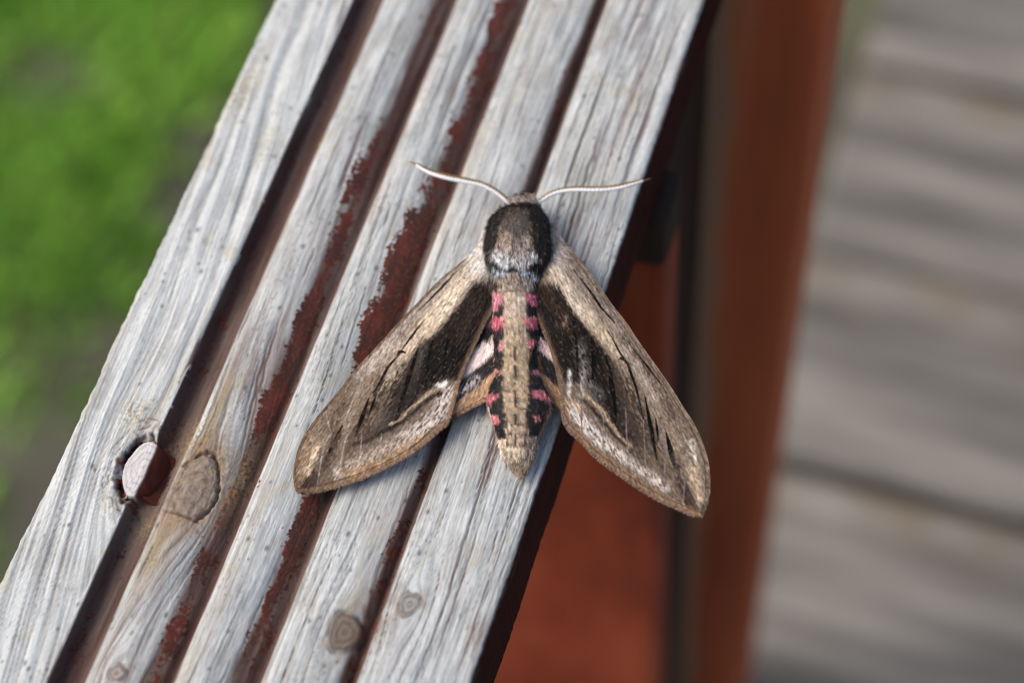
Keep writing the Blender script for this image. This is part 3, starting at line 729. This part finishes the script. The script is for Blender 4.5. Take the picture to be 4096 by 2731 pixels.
wing_mat = attr_mat('wing_scales_coat', .8, .06, bump=.3, vary=.18, nscale=2800, dist=.00012)
fur_mat = attr_mat('moth_fur', .6, .2, nscale=1000)

def make_wing(name, base, A_curve, B_curve, f, hfun, pattern, nu, nv, parent, thick=.00022, vein_lines=(), label=None):
    """surface between the leading curve A and trailing curve B (both base -> tip); hfun(u, v) is the height above the rail"""
    a = resample(tr(f, A_curve), nu); b = resample(tr(f, B_curve), nu)
    v = np.linspace(0, 1, nv)
    v = v * v * (3 - 2 * v) * .35 + v * .65
    px = a[:, None, :] * (1 - v[None, :, None]) + b[:, None, :] * v[None, :, None]
    u = np.linspace(0, 1, nu)[:, None] + np.zeros((1, nv)); vv = np.zeros((nu, 1)) + v[None, :]
    flat = px.reshape(-1, 2)
    # slightly ragged trailing edge
    h = hfun(u, vv).reshape(-1)
    for (q, amp, w) in vein_lines:
        d, t = seg_dist(flat, tr(f, q)); h = h + amp * np.exp(-(d / w) ** 2)
    h = h + .00010 * noise(flat[:, 0] / 60, flat[:, 1] / 60, 7)
    top = P(flat[:, 0], flat[:, 1], h)
    cc = pattern(flat)
    bot = top - np.array([0, 0, thick])
    n = nu * nv
    # orientation: make the top face up
    t3 = top.reshape(nu, nv, 3)
    nz_ = np.cross(t3[nu // 2, nv // 2 + 1] - t3[nu // 2, nv // 2], t3[nu // 2 + 1, nv // 2] - t3[nu // 2, nv // 2])[2]
    F1 = grid_faces(nu, nv, flip=nz_ < 0); F2 = grid_faces(nu, nv, off=n, flip=nz_ >= 0)
    idx = np.arange(n).reshape(nu, nv)
    loop = np.concatenate([idx[0, :], idx[1:, -1], idx[-1, -2::-1], idx[-2:0:-1, 0]])
    l2 = np.roll(loop, -1)
    F3 = np.stack([loop, l2, l2 + n, loop + n], 1)
    if nz_ < 0: F3 = F3[:, ::-1]
    o = mesh_obj(name, np.vstack([top, bot]), np.vstack([F1, F2, F3]), wing_mat, parent, colors=np.vstack([cc, cc * .8]))
    if label: o['label'] = label
    return o, t3, cc.reshape(nu, nv, 3), px

def wing_extras(o, t3, cc, seed, n_fur, n_flake, fringe_n, fur_u=.34, fringe=True):
    """hair at the wing root, loose scales over the blade and a fringe along the trailing edge"""
    r = np.random.default_rng(seed)
    nu, nv, _ = t3.shape
    du = np.gradient(t3, axis=0); dv = np.gradient(t3, axis=1)
    nrm = np.cross(du, dv); nrm /= np.maximum(np.linalg.norm(nrm, axis=2, keepdims=True), 1e-12)
    nrm = np.where(nrm[..., 2:3] < 0, -nrm, nrm)
    dun = du / np.maximum(np.linalg.norm(du, axis=2, keepdims=True), 1e-12)
    if n_fur:
        i = (r.beta(1.0, 2.2, n_fur) * fur_u * nu).astype(int).clip(0, nu - 1); j = r.integers(2, nv - 2, n_fur)
        hairs_on('root_fur', t3[i, j] - nrm[i, j] * 1e-4, nrm[i, j], dun[i, j], cc[i, j], r.uniform(.0010, .0022, n_fur), r.uniform(.00009, .00016, n_fur), fur_mat, o, .16, seed + 1, .12)
    if n_flake:
        i = r.integers(int(nu * .1), nu - 4, n_flake); j = r.integers(2, nv - 3, n_flake)
        hairs_on('wing_scales', t3[i, j], nrm[i, j], dun[i, j], cc[i, j], r.uniform(.00025, .0005, n_flake), r.uniform(.00012, .00022, n_flake), wing_mat, o, .10, seed + 2, .04, bright=.30, tip=1.15)
    if fringe_n:
        i = r.integers(int(nu * .12), nu - 2, fringe_n)
        outd = dv[i, -2]; outd = outd / np.maximum(np.linalg.norm(outd, axis=1, keepdims=True), 1e-12)
        outd = outd + dun[i, -2] * .25
        fc = np.tile(A(118, 96, 78), (fringe_n, 1)) * .6 + cc[i, -3] * .4
        hairs_on('fringe', t3[i, -2], nrm[i, -2], outd, fc, r.uniform(.0004, .0010, fringe_n), r.uniform(.00018, .0003, fringe_n), fur_mat, o, .15, seed + 3, .0)

mm = .001
# ---- left wings
def hl(u, v): return mm * (2.0 - 3.6 * np.exp(-(u / .07) ** 2) + 6.2 * (1 - u) ** 1.25 + 0.9 * v * (1 - u) + 1.4 * np.sin(np.pi * v) * (1 - .45 * u) * (1 - .3 * u))
LA = [(1262, -150), (1240, -105), (1222, -55), (1180, 10), (1138, 50), (991, 170), (858, 305), (720, 450), (600, 580), (480, 710), (380, 840), (270, 970), (190, 1080), (140, 1180), (113, 1290), (109, 1360), (114, 1405), (124, 1434), (134, 1452)]
LB = [(1330, 60), (1310, 130), (1305, 200), (1303, 280), (1285, 360), (1240, 450), (1190, 560), (1140, 670), (1100, 770), (1078, 860), (1052, 950), (1025, 1032), (1000, 1052), (940, 1102), (850, 1180), (740, 1250), (620, 1312), (500, 1362), (380, 1402), (250, 1434), (180, 1446), (134, 1452)]
def split_arc(Bc, f, k, frac):
    return Bc
LV = [(((1250, 0), (880, 430), (690, 690), (560, 890), (430, 1140), (372, 1382)), .00012, 9), (((1290, 150), (1050, 470), (900, 810)), .0001, 8), (((855, 585), (740, 950), (626, 1285)), .0001, 8), (((760, 590), (590, 850), (497, 1345)), .00009, 7), (((1170, 40), (600, 620), (270, 1030), (252, 1405)), .00012, 9)]
lw, t3, cc, _ = make_wing('forewing', None, LA, LB, fL, hl, left_forewing_pattern, 420, 190, moth, vein_lines=LV, label='left forewing lying flat on the handrail')
wing_extras(lw, t3, cc, 41, 3200, 1800, 1700)
def hhl(u, v): return mm * (6.8 - 3.2 * u - .5 * v + .3 * np.sin(np.pi * v) + 3.8 * v ** 4 * np.exp(-((u - .45) / .17) ** 2))
LHA = [(400, 180), (340, 330), (280, 470), (200, 620), (120, 780), (60, 900), (10, 1000), (-20, 1060), (30, 1110)]
LHB = [(430, 200), (420, 320), (440, 430), (458, 520), (482, 600), (478, 670), (438, 740), (415, 830), (380, 900), (280, 955), (160, 1020), (30, 1110)]
lh, t3, cc, _ = make_wing('hindwing', None, LHA, LHB, fB, hhl, left_hindwing_pattern, 200, 100, moth, label='left hindwing with pale pink band, mostly under the forewing')
wing_extras(lh, t3, cc, 51, 1200, 1500, 700, .8)
# ---- right wings
RA = [(405, -150), (440, -150), (478, -115), (500, -60), (530, -28), (618, 77), (718, 217), (792, 323), (860, 408), (940, 528), (1020, 640), (1110, 768), (1180, 880), (1250, 990), (1300, 1100), (1330, 1200), (1341, 1300), (1338, 1390), (1322, 1462), (1308, 1500), (1297, 1526)]
RB = [(350, 60), (345, 130), (348, 200), (352, 300), (362, 380), (385, 430), (412, 500), (440, 570), (462, 650), (482, 740), (503, 840), (500, 900), (506, 955), (532, 1012), (600, 1077), (690, 1172), (780, 1242), (880, 1312), (980, 1377), (1080, 1432), (1160, 1467), (1240, 1502), (1275, 1516), (1297, 1526)]
RV = [(((420, 0), (755, 455), (870, 650), (1000, 1000), (1084, 1415)), .00012, 9), (((380, 150), (555, 370), (585, 700), (607, 1055)), .0001, 8), (((745, 600), (805, 985), (872, 1245)), .0001, 8), (((660, 500), (670, 750), (730, 1135)), .00009, 7), (((500, 20), (900, 560), (1180, 1110), (1195, 1440)), .00012, 9)]
rw, t3, cc, _ = make_wing('forewing', None, RA, RB, fR, hl, right_forewing_pattern, 420, 190, moth, vein_lines=RV, label='right forewing reaching out past the edge of the handrail')
wing_extras(rw, t3, cc, 61, 3200, 1800, 1700)
RHA = [(760, 180), (800, 330), (850, 470), (900, 600), (940, 740), (960, 860), (975, 960), (950, 1030)]
RHB = [(735, 200), (738, 320), (738, 400), (715, 510), (690, 580), (665, 680), (700, 715), (740, 740), (745, 810), (785, 885), (840, 940), (915, 1000), (950, 1030)]
rh, t3, cc, _ = make_wing('hindwing', None, RHA, RHB, fB, hhl, right_hindwing_pattern, 180, 90, moth, label='right hindwing, only a small piece showing beside the abdomen')
wing_extras(rh, t3, cc, 71, 1000, 1200, 600, .8)

# ---- body
def thorax_pattern(p, s):
    T = lambda *q: tr(fH, q)
    s.c[:] = A(92, 82, 74)
    s.glow(T((690, 250), (690, 420)), 44, A(62, 50, 40), .95, .5)
    s.glow(T((690, 460), (690, 620)), 46, A(98, 90, 84), .9, .5)
    s.glow(T((530, 650), (520, 800)), 30, A(168, 148, 130), .85, .8); s.glow(T((790, 720), (760, 850)), 32, A(170, 154, 142), .85, .8)
    s.glow(T((440, 860), (560, 960)), 30, A(206, 208, 212), .95, .7); s.glow(T((740, 960), (900, 900)), 30, A(200, 198, 198), .95, .7)
    s.poly(T((560, 190), (960, 190), (1100, 400), (1040, 330), (900, 260), (600, 260), (480, 290), (320, 420)), A(24, 20, 18), 10, 7)
    s.poly(T((560, 200), (430, 270), (330, 390), (260, 560), (240, 760), (290, 960), (340, 960), (360, 830), (420, 740), (455, 620), (470, 500), (520, 380), (570, 290)), A(34, 31, 30), 6, 5)
    s.poly(T((830, 240), (960, 240), (1060, 360), (1130, 560), (1150, 800), (1090, 1010), (1000, 1010), (960, 900), (900, 780), (860, 620), (840, 420)), A(32, 29, 28), 6, 5)
    s.line(T((490, 460), (465, 560), (455, 680), (420, 770)), 5, A(170, 140, 112), 3, 2, .8)
    s.line(T((850, 420), (875, 600), (880, 740)), 4, A(140, 112, 84), 3, 2, .6)
    s.poly(T((320, 940), (420, 950), (460, 1020), (560, 1040), (640, 990), (700, 1050), (820, 1040), (880, 950), (1000, 930), (1010, 1030), (940, 1110), (900, 1060), (700, 1090), (640, 1060), (480, 1100), (380, 1110)), A(10, 9, 8), 5, 3)
    s.glow(T((410, 1060), (440, 1140), (450, 1210)), 14, A(176, 190, 200), 1, 1.2); s.glow(T((520, 1080), (540, 1130)), 12, A(176, 190, 200), .9, 1.2)
    s.glow(T((770, 1090), (850, 1150), (900, 1190)), 15, A(176, 190, 200), 1, 1.2)
    # shoulders: right one painted greyer, as turned from the sun
    s.poly(T((330, 390), (150, 700), (200, 1100), (300, 1100), (285, 960), (262, 760), (275, 600)), WHT, 6, 3)
    s.poly(T((1075, 370), (1250, 640), (1250, 1100), (1080, 1080), (1120, 800), (1105, 560)), A(190, 178, 170), 8, 5)
    s.poly(T((400, 1140), (520, 1120), (640, 1070), (760, 1120), (930, 1200), (930, 1300), (400, 1330)), A(140, 124, 112), 10, 14)
    s.poly(T((380, 1150), (440, 1230), (440, 1340), (380, 1340)), A(56, 46, 40), 8, 5); s.poly(T((880, 1190), (960, 1180), (960, 1340), (890, 1320)), A(60, 50, 44), 8, 5)
    # head
    s.poly(T((560, 200), (600, 90), (760, 10), (900, 80), (980, 200), (900, 214), (780, 182), (640, 204)), A(188, 172, 162), 6, 6)
    s.glow(T((700, 150), (760, 120)), 14, A(104, 88, 82), .7, .6)
def abdomen_pattern(p, s):
    T = lambda *q: tr(fB, q)
    m = p[:, 1] > 1100 + .542 * 128
    k = ~m; keep = s.c[k].copy()
    s.c[m] = A(162, 141, 117)
    s.glow(T((560, 160), (570, 300)), 46, A(198, 178, 158), .9, .5)
    for y in (340, 460, 560, 660, 780, 880, 960): s.glow(T((500, y), (660, y)), 16, A(186, 160, 124), .5, .6)
    for y in (430, 620, 830, 940, 1130, 1180): s.glow(T((480, y), (680, y)), 9, A(150, 128, 108), .3, .8)
    for q in (((575, 530), (572, 620)), ((572, 670), (570, 800)), ((572, 850), (570, 970)), ((575, 1030), (575, 1095)), ((575, 1180), (573, 1250))):
        s.line(T(*q), 13, A(34, 27, 24), 3.5, 1, .95, (.7, .7))
    sideL = [(440, 120), (485, 120), (492, 400), (488, 560), (482, 700), (485, 900), (500, 1060), (505, 1215), (455, 1215), (300, 950), (380, 500)]
    sideR = [(660, 120), (760, 120), (760, 700), (870, 930), (740, 1200), (670, 1200), (655, 1050), (668, 880), (672, 700), (680, 500), (655, 300)]
    s.poly(T(*sideL), A(28, 27, 28), 6, 9); s.poly(T(*sideR), A(28, 27, 28), 6, 9)
    for q, c in ((((390, 120), (478, 120), (470, 220), (440, 262), (390, 262)), PNK), (((415, 312), (480, 305), (492, 385), (440, 408), (400, 390)), A(198, 94, 114)), (((450, 482), (490, 484), (490, 555), (455, 560)), PNK), (((420, 705), (478, 692), (474, 728), (425, 750)), A(190, 118, 128)),
                 (((340, 890), (440, 876), (444, 905), (385, 960), (345, 950)), A(190, 104, 114)), (((380, 1040), (450, 1035), (455, 1075), (425, 1105)), A(222, 130, 136)),
                 (((655, 135), (750, 150), (750, 232), (690, 225), (660, 190)), A(196, 96, 122)), (((640, 312), (745, 310), (745, 400), (690, 400), (640, 360)), A(198, 94, 114)), (((665, 482), (720, 478), (715, 542), (675, 535)), A(214, 108, 124)), (((690, 702), (750, 705), (750, 745), (705, 732)), A(186, 112, 124)),
                 (((700, 850), (760, 845), (840, 910), (860, 960), (800, 930), (710, 900)), A(180, 92, 104)), (((705, 1040), (750, 1035), (765, 1080), (725, 1080)), A(172, 96, 106))):
        s.poly(T(*q), c, 5, 8, .92)
    for (x0, x1, y) in ((490, 540, 985), (600, 660, 985), (500, 545, 1100), (600, 655, 1100), (505, 545, 1165), (605, 650, 1165), (495, 530, 850), (610, 660, 850)): s.glow(T((x0, y), (x1, y + 4)), 6, A(96, 78, 66), .75, .8)
    s.poly(T((345, 900), (372, 960), (405, 1080), (440, 1210), (520, 1360), (400, 1300), (320, 950)), A(208, 176, 160), 6, 4, .9)
    s.poly(T((830, 950), (790, 1080), (745, 1200), (800, 1250), (900, 950)), A(150, 108, 96), 8, 4, .85)
    s.poly(T((440, 1212), (505, 1215), (520, 1290), (560, 1400), (500, 1380)), CRM, 8, 6)
    s.poly(T((655, 1195), (740, 1190), (720, 1320), (640, 1400), (640, 1280)), A(140, 122, 112), 8, 8)
    s.poly(T((515, 1270), (640, 1275), (630, 1350), (590, 1400), (540, 1360)), A(206, 188, 160), 8, 9)
    for q in (((530, 1240), (545, 1330), (575, 1420)), ((625, 1250), (615, 1340), (600, 1430)), ((690, 1220), (670, 1310), (640, 1390)), ((480, 1230), (505, 1330), (550, 1420))): s.line(T(*q), 9, A(104, 84, 70), 4, 4, .7, (.6, .3))
    s.line(T((510, 1225), (515, 1275)), 10, DRK, 4, 3, .8); s.line(T((650, 1180), (645, 1250)), 10, DRK, 4, 3, .8)
    s.poly(T((540, 1390), (640, 1380), (625, 1500), (590, 1500)), A(150, 128, 108), 8, 8)
    s.c[k] = keep
def body_pattern(p):
    s = Pat(p, TAN, math.radians(90), 600)
    thorax_pattern(p, s); 
    s2 = Pat(p, TAN, math.radians(90), 640); s2.c = s.c
    abdomen_pattern(p, s2); s2.speck(.40, .35, .35)
    return s2.c

def make_body():
    # stations: frame, centre y, left x, right x, centre height mm, vertical radius mm
    S = [(fH, 140, 700, 830, 5.4, 1.4), (fH, 160, 645, 880, 5.6, 2.6), (fH, 195, 605, 920, 6.0, 3.5), (fH, 245, 595, 940, 6.4, 4.0), (fH, 295, 590, 955, 6.7, 4.2), (fH, 330, 520, 990, 6.9, 4.8), (fH, 380, 430, 1030, 7.2, 5.5),
         (fH, 450, 350, 1070, 7.4, 6.1), (fH, 540, 295, 1098, 7.6, 6.5), (fH, 660, 262, 1112, 7.7, 6.8), (fH, 800, 262, 1112, 7.6, 6.8), (fH, 930, 290, 1090, 7.4, 6.5), (fH, 1050, 320, 1040, 7.1, 6.0), (fH, 1150, 360, 980, 6.8, 5.4), (fH, 1250, 385, 945, 6.6, 4.9),
         (fB, 140, 398, 740, 6.5, 4.7), (fB, 250, 400, 745, 6.3, 4.6), (fB, 370, 405, 745, 6.0, 4.4), (fB, 500, 415, 740, 5.6, 3.9), (fB, 640, 415, 740, 5.4, 3.8), (fB, 760, 405, 755, 5.4, 4.1), (fB, 850, 385, 800, 5.4, 4.5), (fB, 930, 368, 842, 5.2, 4.4), (fB, 1010, 380, 835, 4.9, 4.2),
         (fB, 1100, 410, 800, 4.6, 3.9), (fB, 1200, 440, 752, 4.2, 3.4), (fB, 1290, 462, 728, 3.7, 2.9), (fB, 1350, 482, 712, 3.3, 2.5), (fB, 1392, 516, 684, 3.0, 2.0), (fB, 1426, 550, 652, 2.8, 1.4), (fB, 1452, 580, 628, 2.7, .8), (fB, 1464, 594, 616, 2.7, .4)]
    rows = []
    for f, y, x0, x1, h, rz in S:
        a = np.array(f(x0, y)); b = np.array(f(x1, y))
        rows.append(np.concatenate([a, b, [h, rz]]))
    rows = resample(np.array(rows), 190)
    na = 72
    th = np.linspace(0, 2 * np.pi, na, endpoint=False)
    V = []; tw = []; lat = []
    for i, r in enumerate(rows):
        l = P(r[0], r[1], r[4] * mm); q = P(r[2], r[3], r[4] * mm); c = (l + q) / 2; hw = (q - l) / 2
        s, co = np.sin(th), np.cos(th)
        sq = np.sign(s) * np.abs(s) ** .92
        V.append(c + hw * sq[:, None] + np.array([0, 0, r[5] * mm]) * co[:, None])
        tw.append(c + hw * sq[:, None] + np.array([0, 0, r[5] * mm]) * np.abs(co)[:, None])
    V = np.array(V); tw = np.array(tw)
    # segment creases on the abdomen
    q = Q(tw); yb = (q[..., 1] - 1100) / .542
    for y in (270, 430, 610, 830, 960, 1110, 1200):
        m = np.exp(-((yb - y) / 30) ** 2)[..., None]
        V = V - m * .00028 * np.array([0, 0, 1]) * (np.cos(th)[None, :, None] > 0)
    pat = body_pattern(q.reshape(-1, 2))
    n = len(rows)
    F = grid_faces(n, na, wrap=True).tolist()
    F.append(list(range(na))[::-1]); F.append([(n - 1) * na + j for j in range(na)])
    o = mesh_obj('body', V.reshape(-1, 3), F, attr_mat('moth_body', .7, .2, bump=.4, vary=.2, nscale=2500), moth, colors=pat)
    me = o.data
    import bmesh
    bm = bmesh.new(); bm.from_mesh(me); bmesh.ops.recalc_face_normals(bm, faces=bm.faces); bm.to_mesh(me); bm.free()
    # fur
    r = np.random.default_rng(99)
    du = np.gradient(V, axis=0); dv = np.roll(V, -1, 1) - np.roll(V, 1, 1)
    nrm = np.cross(du, dv); nrm /= np.maximum(np.linalg.norm(nrm, axis=2, keepdims=True), 1e-12)
    cen = V.mean(1, keepdims=True)
    nrm = np.where(((V - cen) * nrm).sum(2, keepdims=True) < 0, -nrm, nrm)
    dun = du / np.maximum(np.linalg.norm(du, axis=2, keepdims=True), 1e-12)
    nf = 34000
    i = r.integers(1, n - 1, nf); ang = r.normal(0, .85, nf).clip(-1.75, 1.75); j = np.round(ang / (2 * np.pi) * na).astype(int) % na
    fi = r.uniform(0, 1, nf)[:, None]
    pts = V[i, j] * (1 - fi) + V[np.minimum(i + 1, n - 1), (j + 1) % na] * fi
    pq = Q(pts)
    thor = pq[:, 1] < 1140
    ln = np.where(thor, r.uniform(.0007, .0014, nf), r.uniform(.0005, .0009, nf)); ln = np.where(i > n - 14, ln * 1.8, ln)
    ln = np.where(pq[:, 1] < 815, r.uniform(.0008, .0017, nf), ln)
    ln = np.where(np.abs(ang) > .85, ln * 1.6, ln)
    c = body_pattern(Q(pts + dun[i, j] * (ln * .55)[:, None]))
    lift = np.where(thor, .34, .18)
    hairs_on('fur', pts - nrm[i, j] * .0001, nrm[i, j] * (lift / .3)[:, None], dun[i, j], c, ln, r.uniform(.00010, .00018, nf), fur_mat, o, .20, 5, .16, bright=.42, tip=1.1)
    return o
body = make_body()

# ---- antennae: white shaft with a brown comb along the front edge
def antenna(f, pts, heights, comb_side, label):
    c = resample(np.column_stack([tr(f, pts), heights]), 150)
    p = P(c[:, 0], c[:, 1], c[:, 2] * mm)
    t = np.gradient(p, axis=0); t /= np.linalg.norm(t, axis=1, keepdims=True)
    up = np.array([0, 0, 1.0]); sd = np.cross(t, up); sd /= np.linalg.norm(sd, axis=1, keepdims=True)
    sd = np.where(sd[:, 1:2] < 0, -sd, sd)            # towards the front
    vv = np.cross(sd, t)
    s = np.linspace(0, 1, 150)
    rad = mm * np.interp(s, [0, .1, .5, .8, .93, 1], [.40, .44, .54, .48, .28, .07])
    na = 12; th = np.linspace(0, 2 * np.pi, na, endpoint=False)
    ring = 1 + .08 * np.sin(s * 150 * 1.3)
    V = p[:, None] + (sd[:, None] * np.cos(th)[None, :, None] + vv[:, None] * np.sin(th)[None, :, None]) * (rad * ring)[:, None, None]
    cc = np.tile(A(232, 230, 230), (150, na, 1)); cc[s > .93] = A(110, 84, 56)
    F = grid_faces(150, na, wrap=True).tolist() + [list(range(na)), [149 * na + j for j in range(na)][::-1]]
    o = mesh_obj('antenna', V.reshape(-1, 3), F, attr_mat('antenna_scales', .6, .3, bump=.3, vary=.12, nscale=3000), moth, colors=cc.reshape(-1, 3))
    o['label'] = label
    Vc = []; Fc = []; Cc = []
    m = 62
    for k in range(m):
        q = .08 + .86 * k / m; i = q * 149; i0 = int(i); fr = i - i0
        c0 = p[i0] * (1 - fr) + p[i0 + 1] * fr; rr = rad[i0]
        hw = .86 / m * np.linalg.norm(p[-1] - p[0]) * .34
        b = len(Vc)
        for (du_, ds) in ((-1, .2), (1, .2), (1, 2.1), (-1, 2.1)):
            for dz_ in (-.45, .95 if ds < 1 else .55):
                Vc.append(c0 + t[i0] * hw * du_ + sd[i0] * rr * ds + vv[i0] * (rr * dz_) * (1 if vv[i0][2] > 0 else -1)); Cc.append(A(150, 126, 80) if k % 2 else A(104, 84, 50))
        Fc += [[b, b + 2, b + 3, b + 1], [b + 2, b + 4, b + 5, b + 3], [b + 4, b + 6, b + 7, b + 5], [b + 6, b, b + 1, b + 7], [b + 1, b + 3, b + 5, b + 7], [b, b + 6, b + 4, b + 2]]
    cb = mesh_obj('comb', np.array(Vc), Fc, fur_mat, o, colors=np.array(Cc), smooth=False)
    cb['kind'] = 'stuff'
    return o
antenna(fC, [(955, 480), (925, 452), (870, 402), (800, 352), (700, 303), (560, 272), (400, 240), (280, 205), (200, 168), (130, 120), (75, 103)], np.array([6.5, 7, 7.6, 8.2, 8.8, 9.2, 9.4, 9.3, 9.1, 8.8, 8.6]), 1, 'left antenna, white shaft with brown comb')
antenna(fC, [(1150, 500), (1175, 470), (1220, 430), (1300, 380), (1400, 352), (1520, 342), (1650, 345), (1780, 340), (1900, 320), (2020, 285), (2090, 262), (2148, 245)], np.array([6.5, 7, 7.6, 8.2, 8.8, 9.2, 9.4, 9.4, 9.3, 9.1, 8.9, 8.7]), 1, 'right antenna, white shaft with brown comb')

# ---- eyes, tongue and legs
def blob(name, c, r, mat, parent, cols, sq=(1, 1, 1)):
    import bmesh
    bm = bmesh.new(); bmesh.ops.create_uvsphere(bm, u_segments=20, v_segments=14, radius=r)
    V = np.array([v.co[:] for v in bm.verts]) * np.array(sq) + np.array(c); F = [[v.index for v in f.verts] for f in bm.faces]; bm.free()
    return mesh_obj(name, V, F, mat, parent, colors=np.tile(cols, (len(V), 1)))
eye_mat = attr_mat('eye_gloss', .15, .5, nscale=5000)
for x in (610, 925):
    q = P(*fH(x, 235), 4.6 * mm); blob('eye', q, .0013, eye_mat, moth, A(28, 24, 22))
q = P(*fH(760, 78), 6.0 * mm); blob('coiled_tongue', q, .0008, eye_mat, moth, A(40, 34, 32), (1, 1, 1.2))
leg_mat = attr_mat('leg_scales', .7, .2, bump=.4, vary=.2)
def leg(pts, label=None):
    c = resample(np.array(pts, float), 40) * mm
    t = np.gradient(c, axis=0); t /= np.linalg.norm(t, axis=1, keepdims=True)
    a = np.cross(t, [0.1, 0.2, 1.0]); a /= np.linalg.norm(a, axis=1, keepdims=True); b = np.cross(t, a)
    rad = mm * np.interp(np.linspace(0, 1, 40), [0, .3, .5, .55, .95, 1], [.9, .8, .55, .5, .32, .1])
    th = np.linspace(0, 2 * np.pi, 10, endpoint=False)
    V = c[:, None] + (a[:, None] * np.cos(th)[None, :, None] + b[:, None] * np.sin(th)[None, :, None]) * rad[:, None, None]
    F = grid_faces(40, 10, wrap=True).tolist() + [list(range(10))[::-1], [390 + j for j in range(10)]]
    return mesh_obj('leg', V.reshape(-1, 3), F, leg_mat, moth, colors=np.tile(A(120, 110, 104), (400, 1)))
hd = P(*fH(690, 420), 0.0) * 1000
hx, hy = hd[0], hd[1]
leg([(hx - 3, hy - 6, 4), (hx - 4, hy - 2, 3.6), (hx - 5, hy + 1, 2.0), (hx - 5.4, hy + 3, .5)])
leg([(hx + 3, hy - 6, 4), (hx + 5, hy - 3, 3.6), (hx + 6.0, hy - 1, 2.0), (hx + 6.4, hy + 1, .4)])
for sgn in (-1, 1):
    leg([(hx + sgn * 3, hy - 12, 4), (hx + sgn * 5, hy - 15, 3.8), (hx + sgn * 8, hy - 19, 2.0), (hx + sgn * 9, hy - 24, .6)])
    leg([(hx + 2 + sgn * 3, hy - 18, 4), (hx + 3 + sgn * 7, hy - 24, 3.4), (hx + 4 + sgn * 9, hy - 31, 1.6), (hx + 4 + sgn * 9.5, hy - 36, .6)])
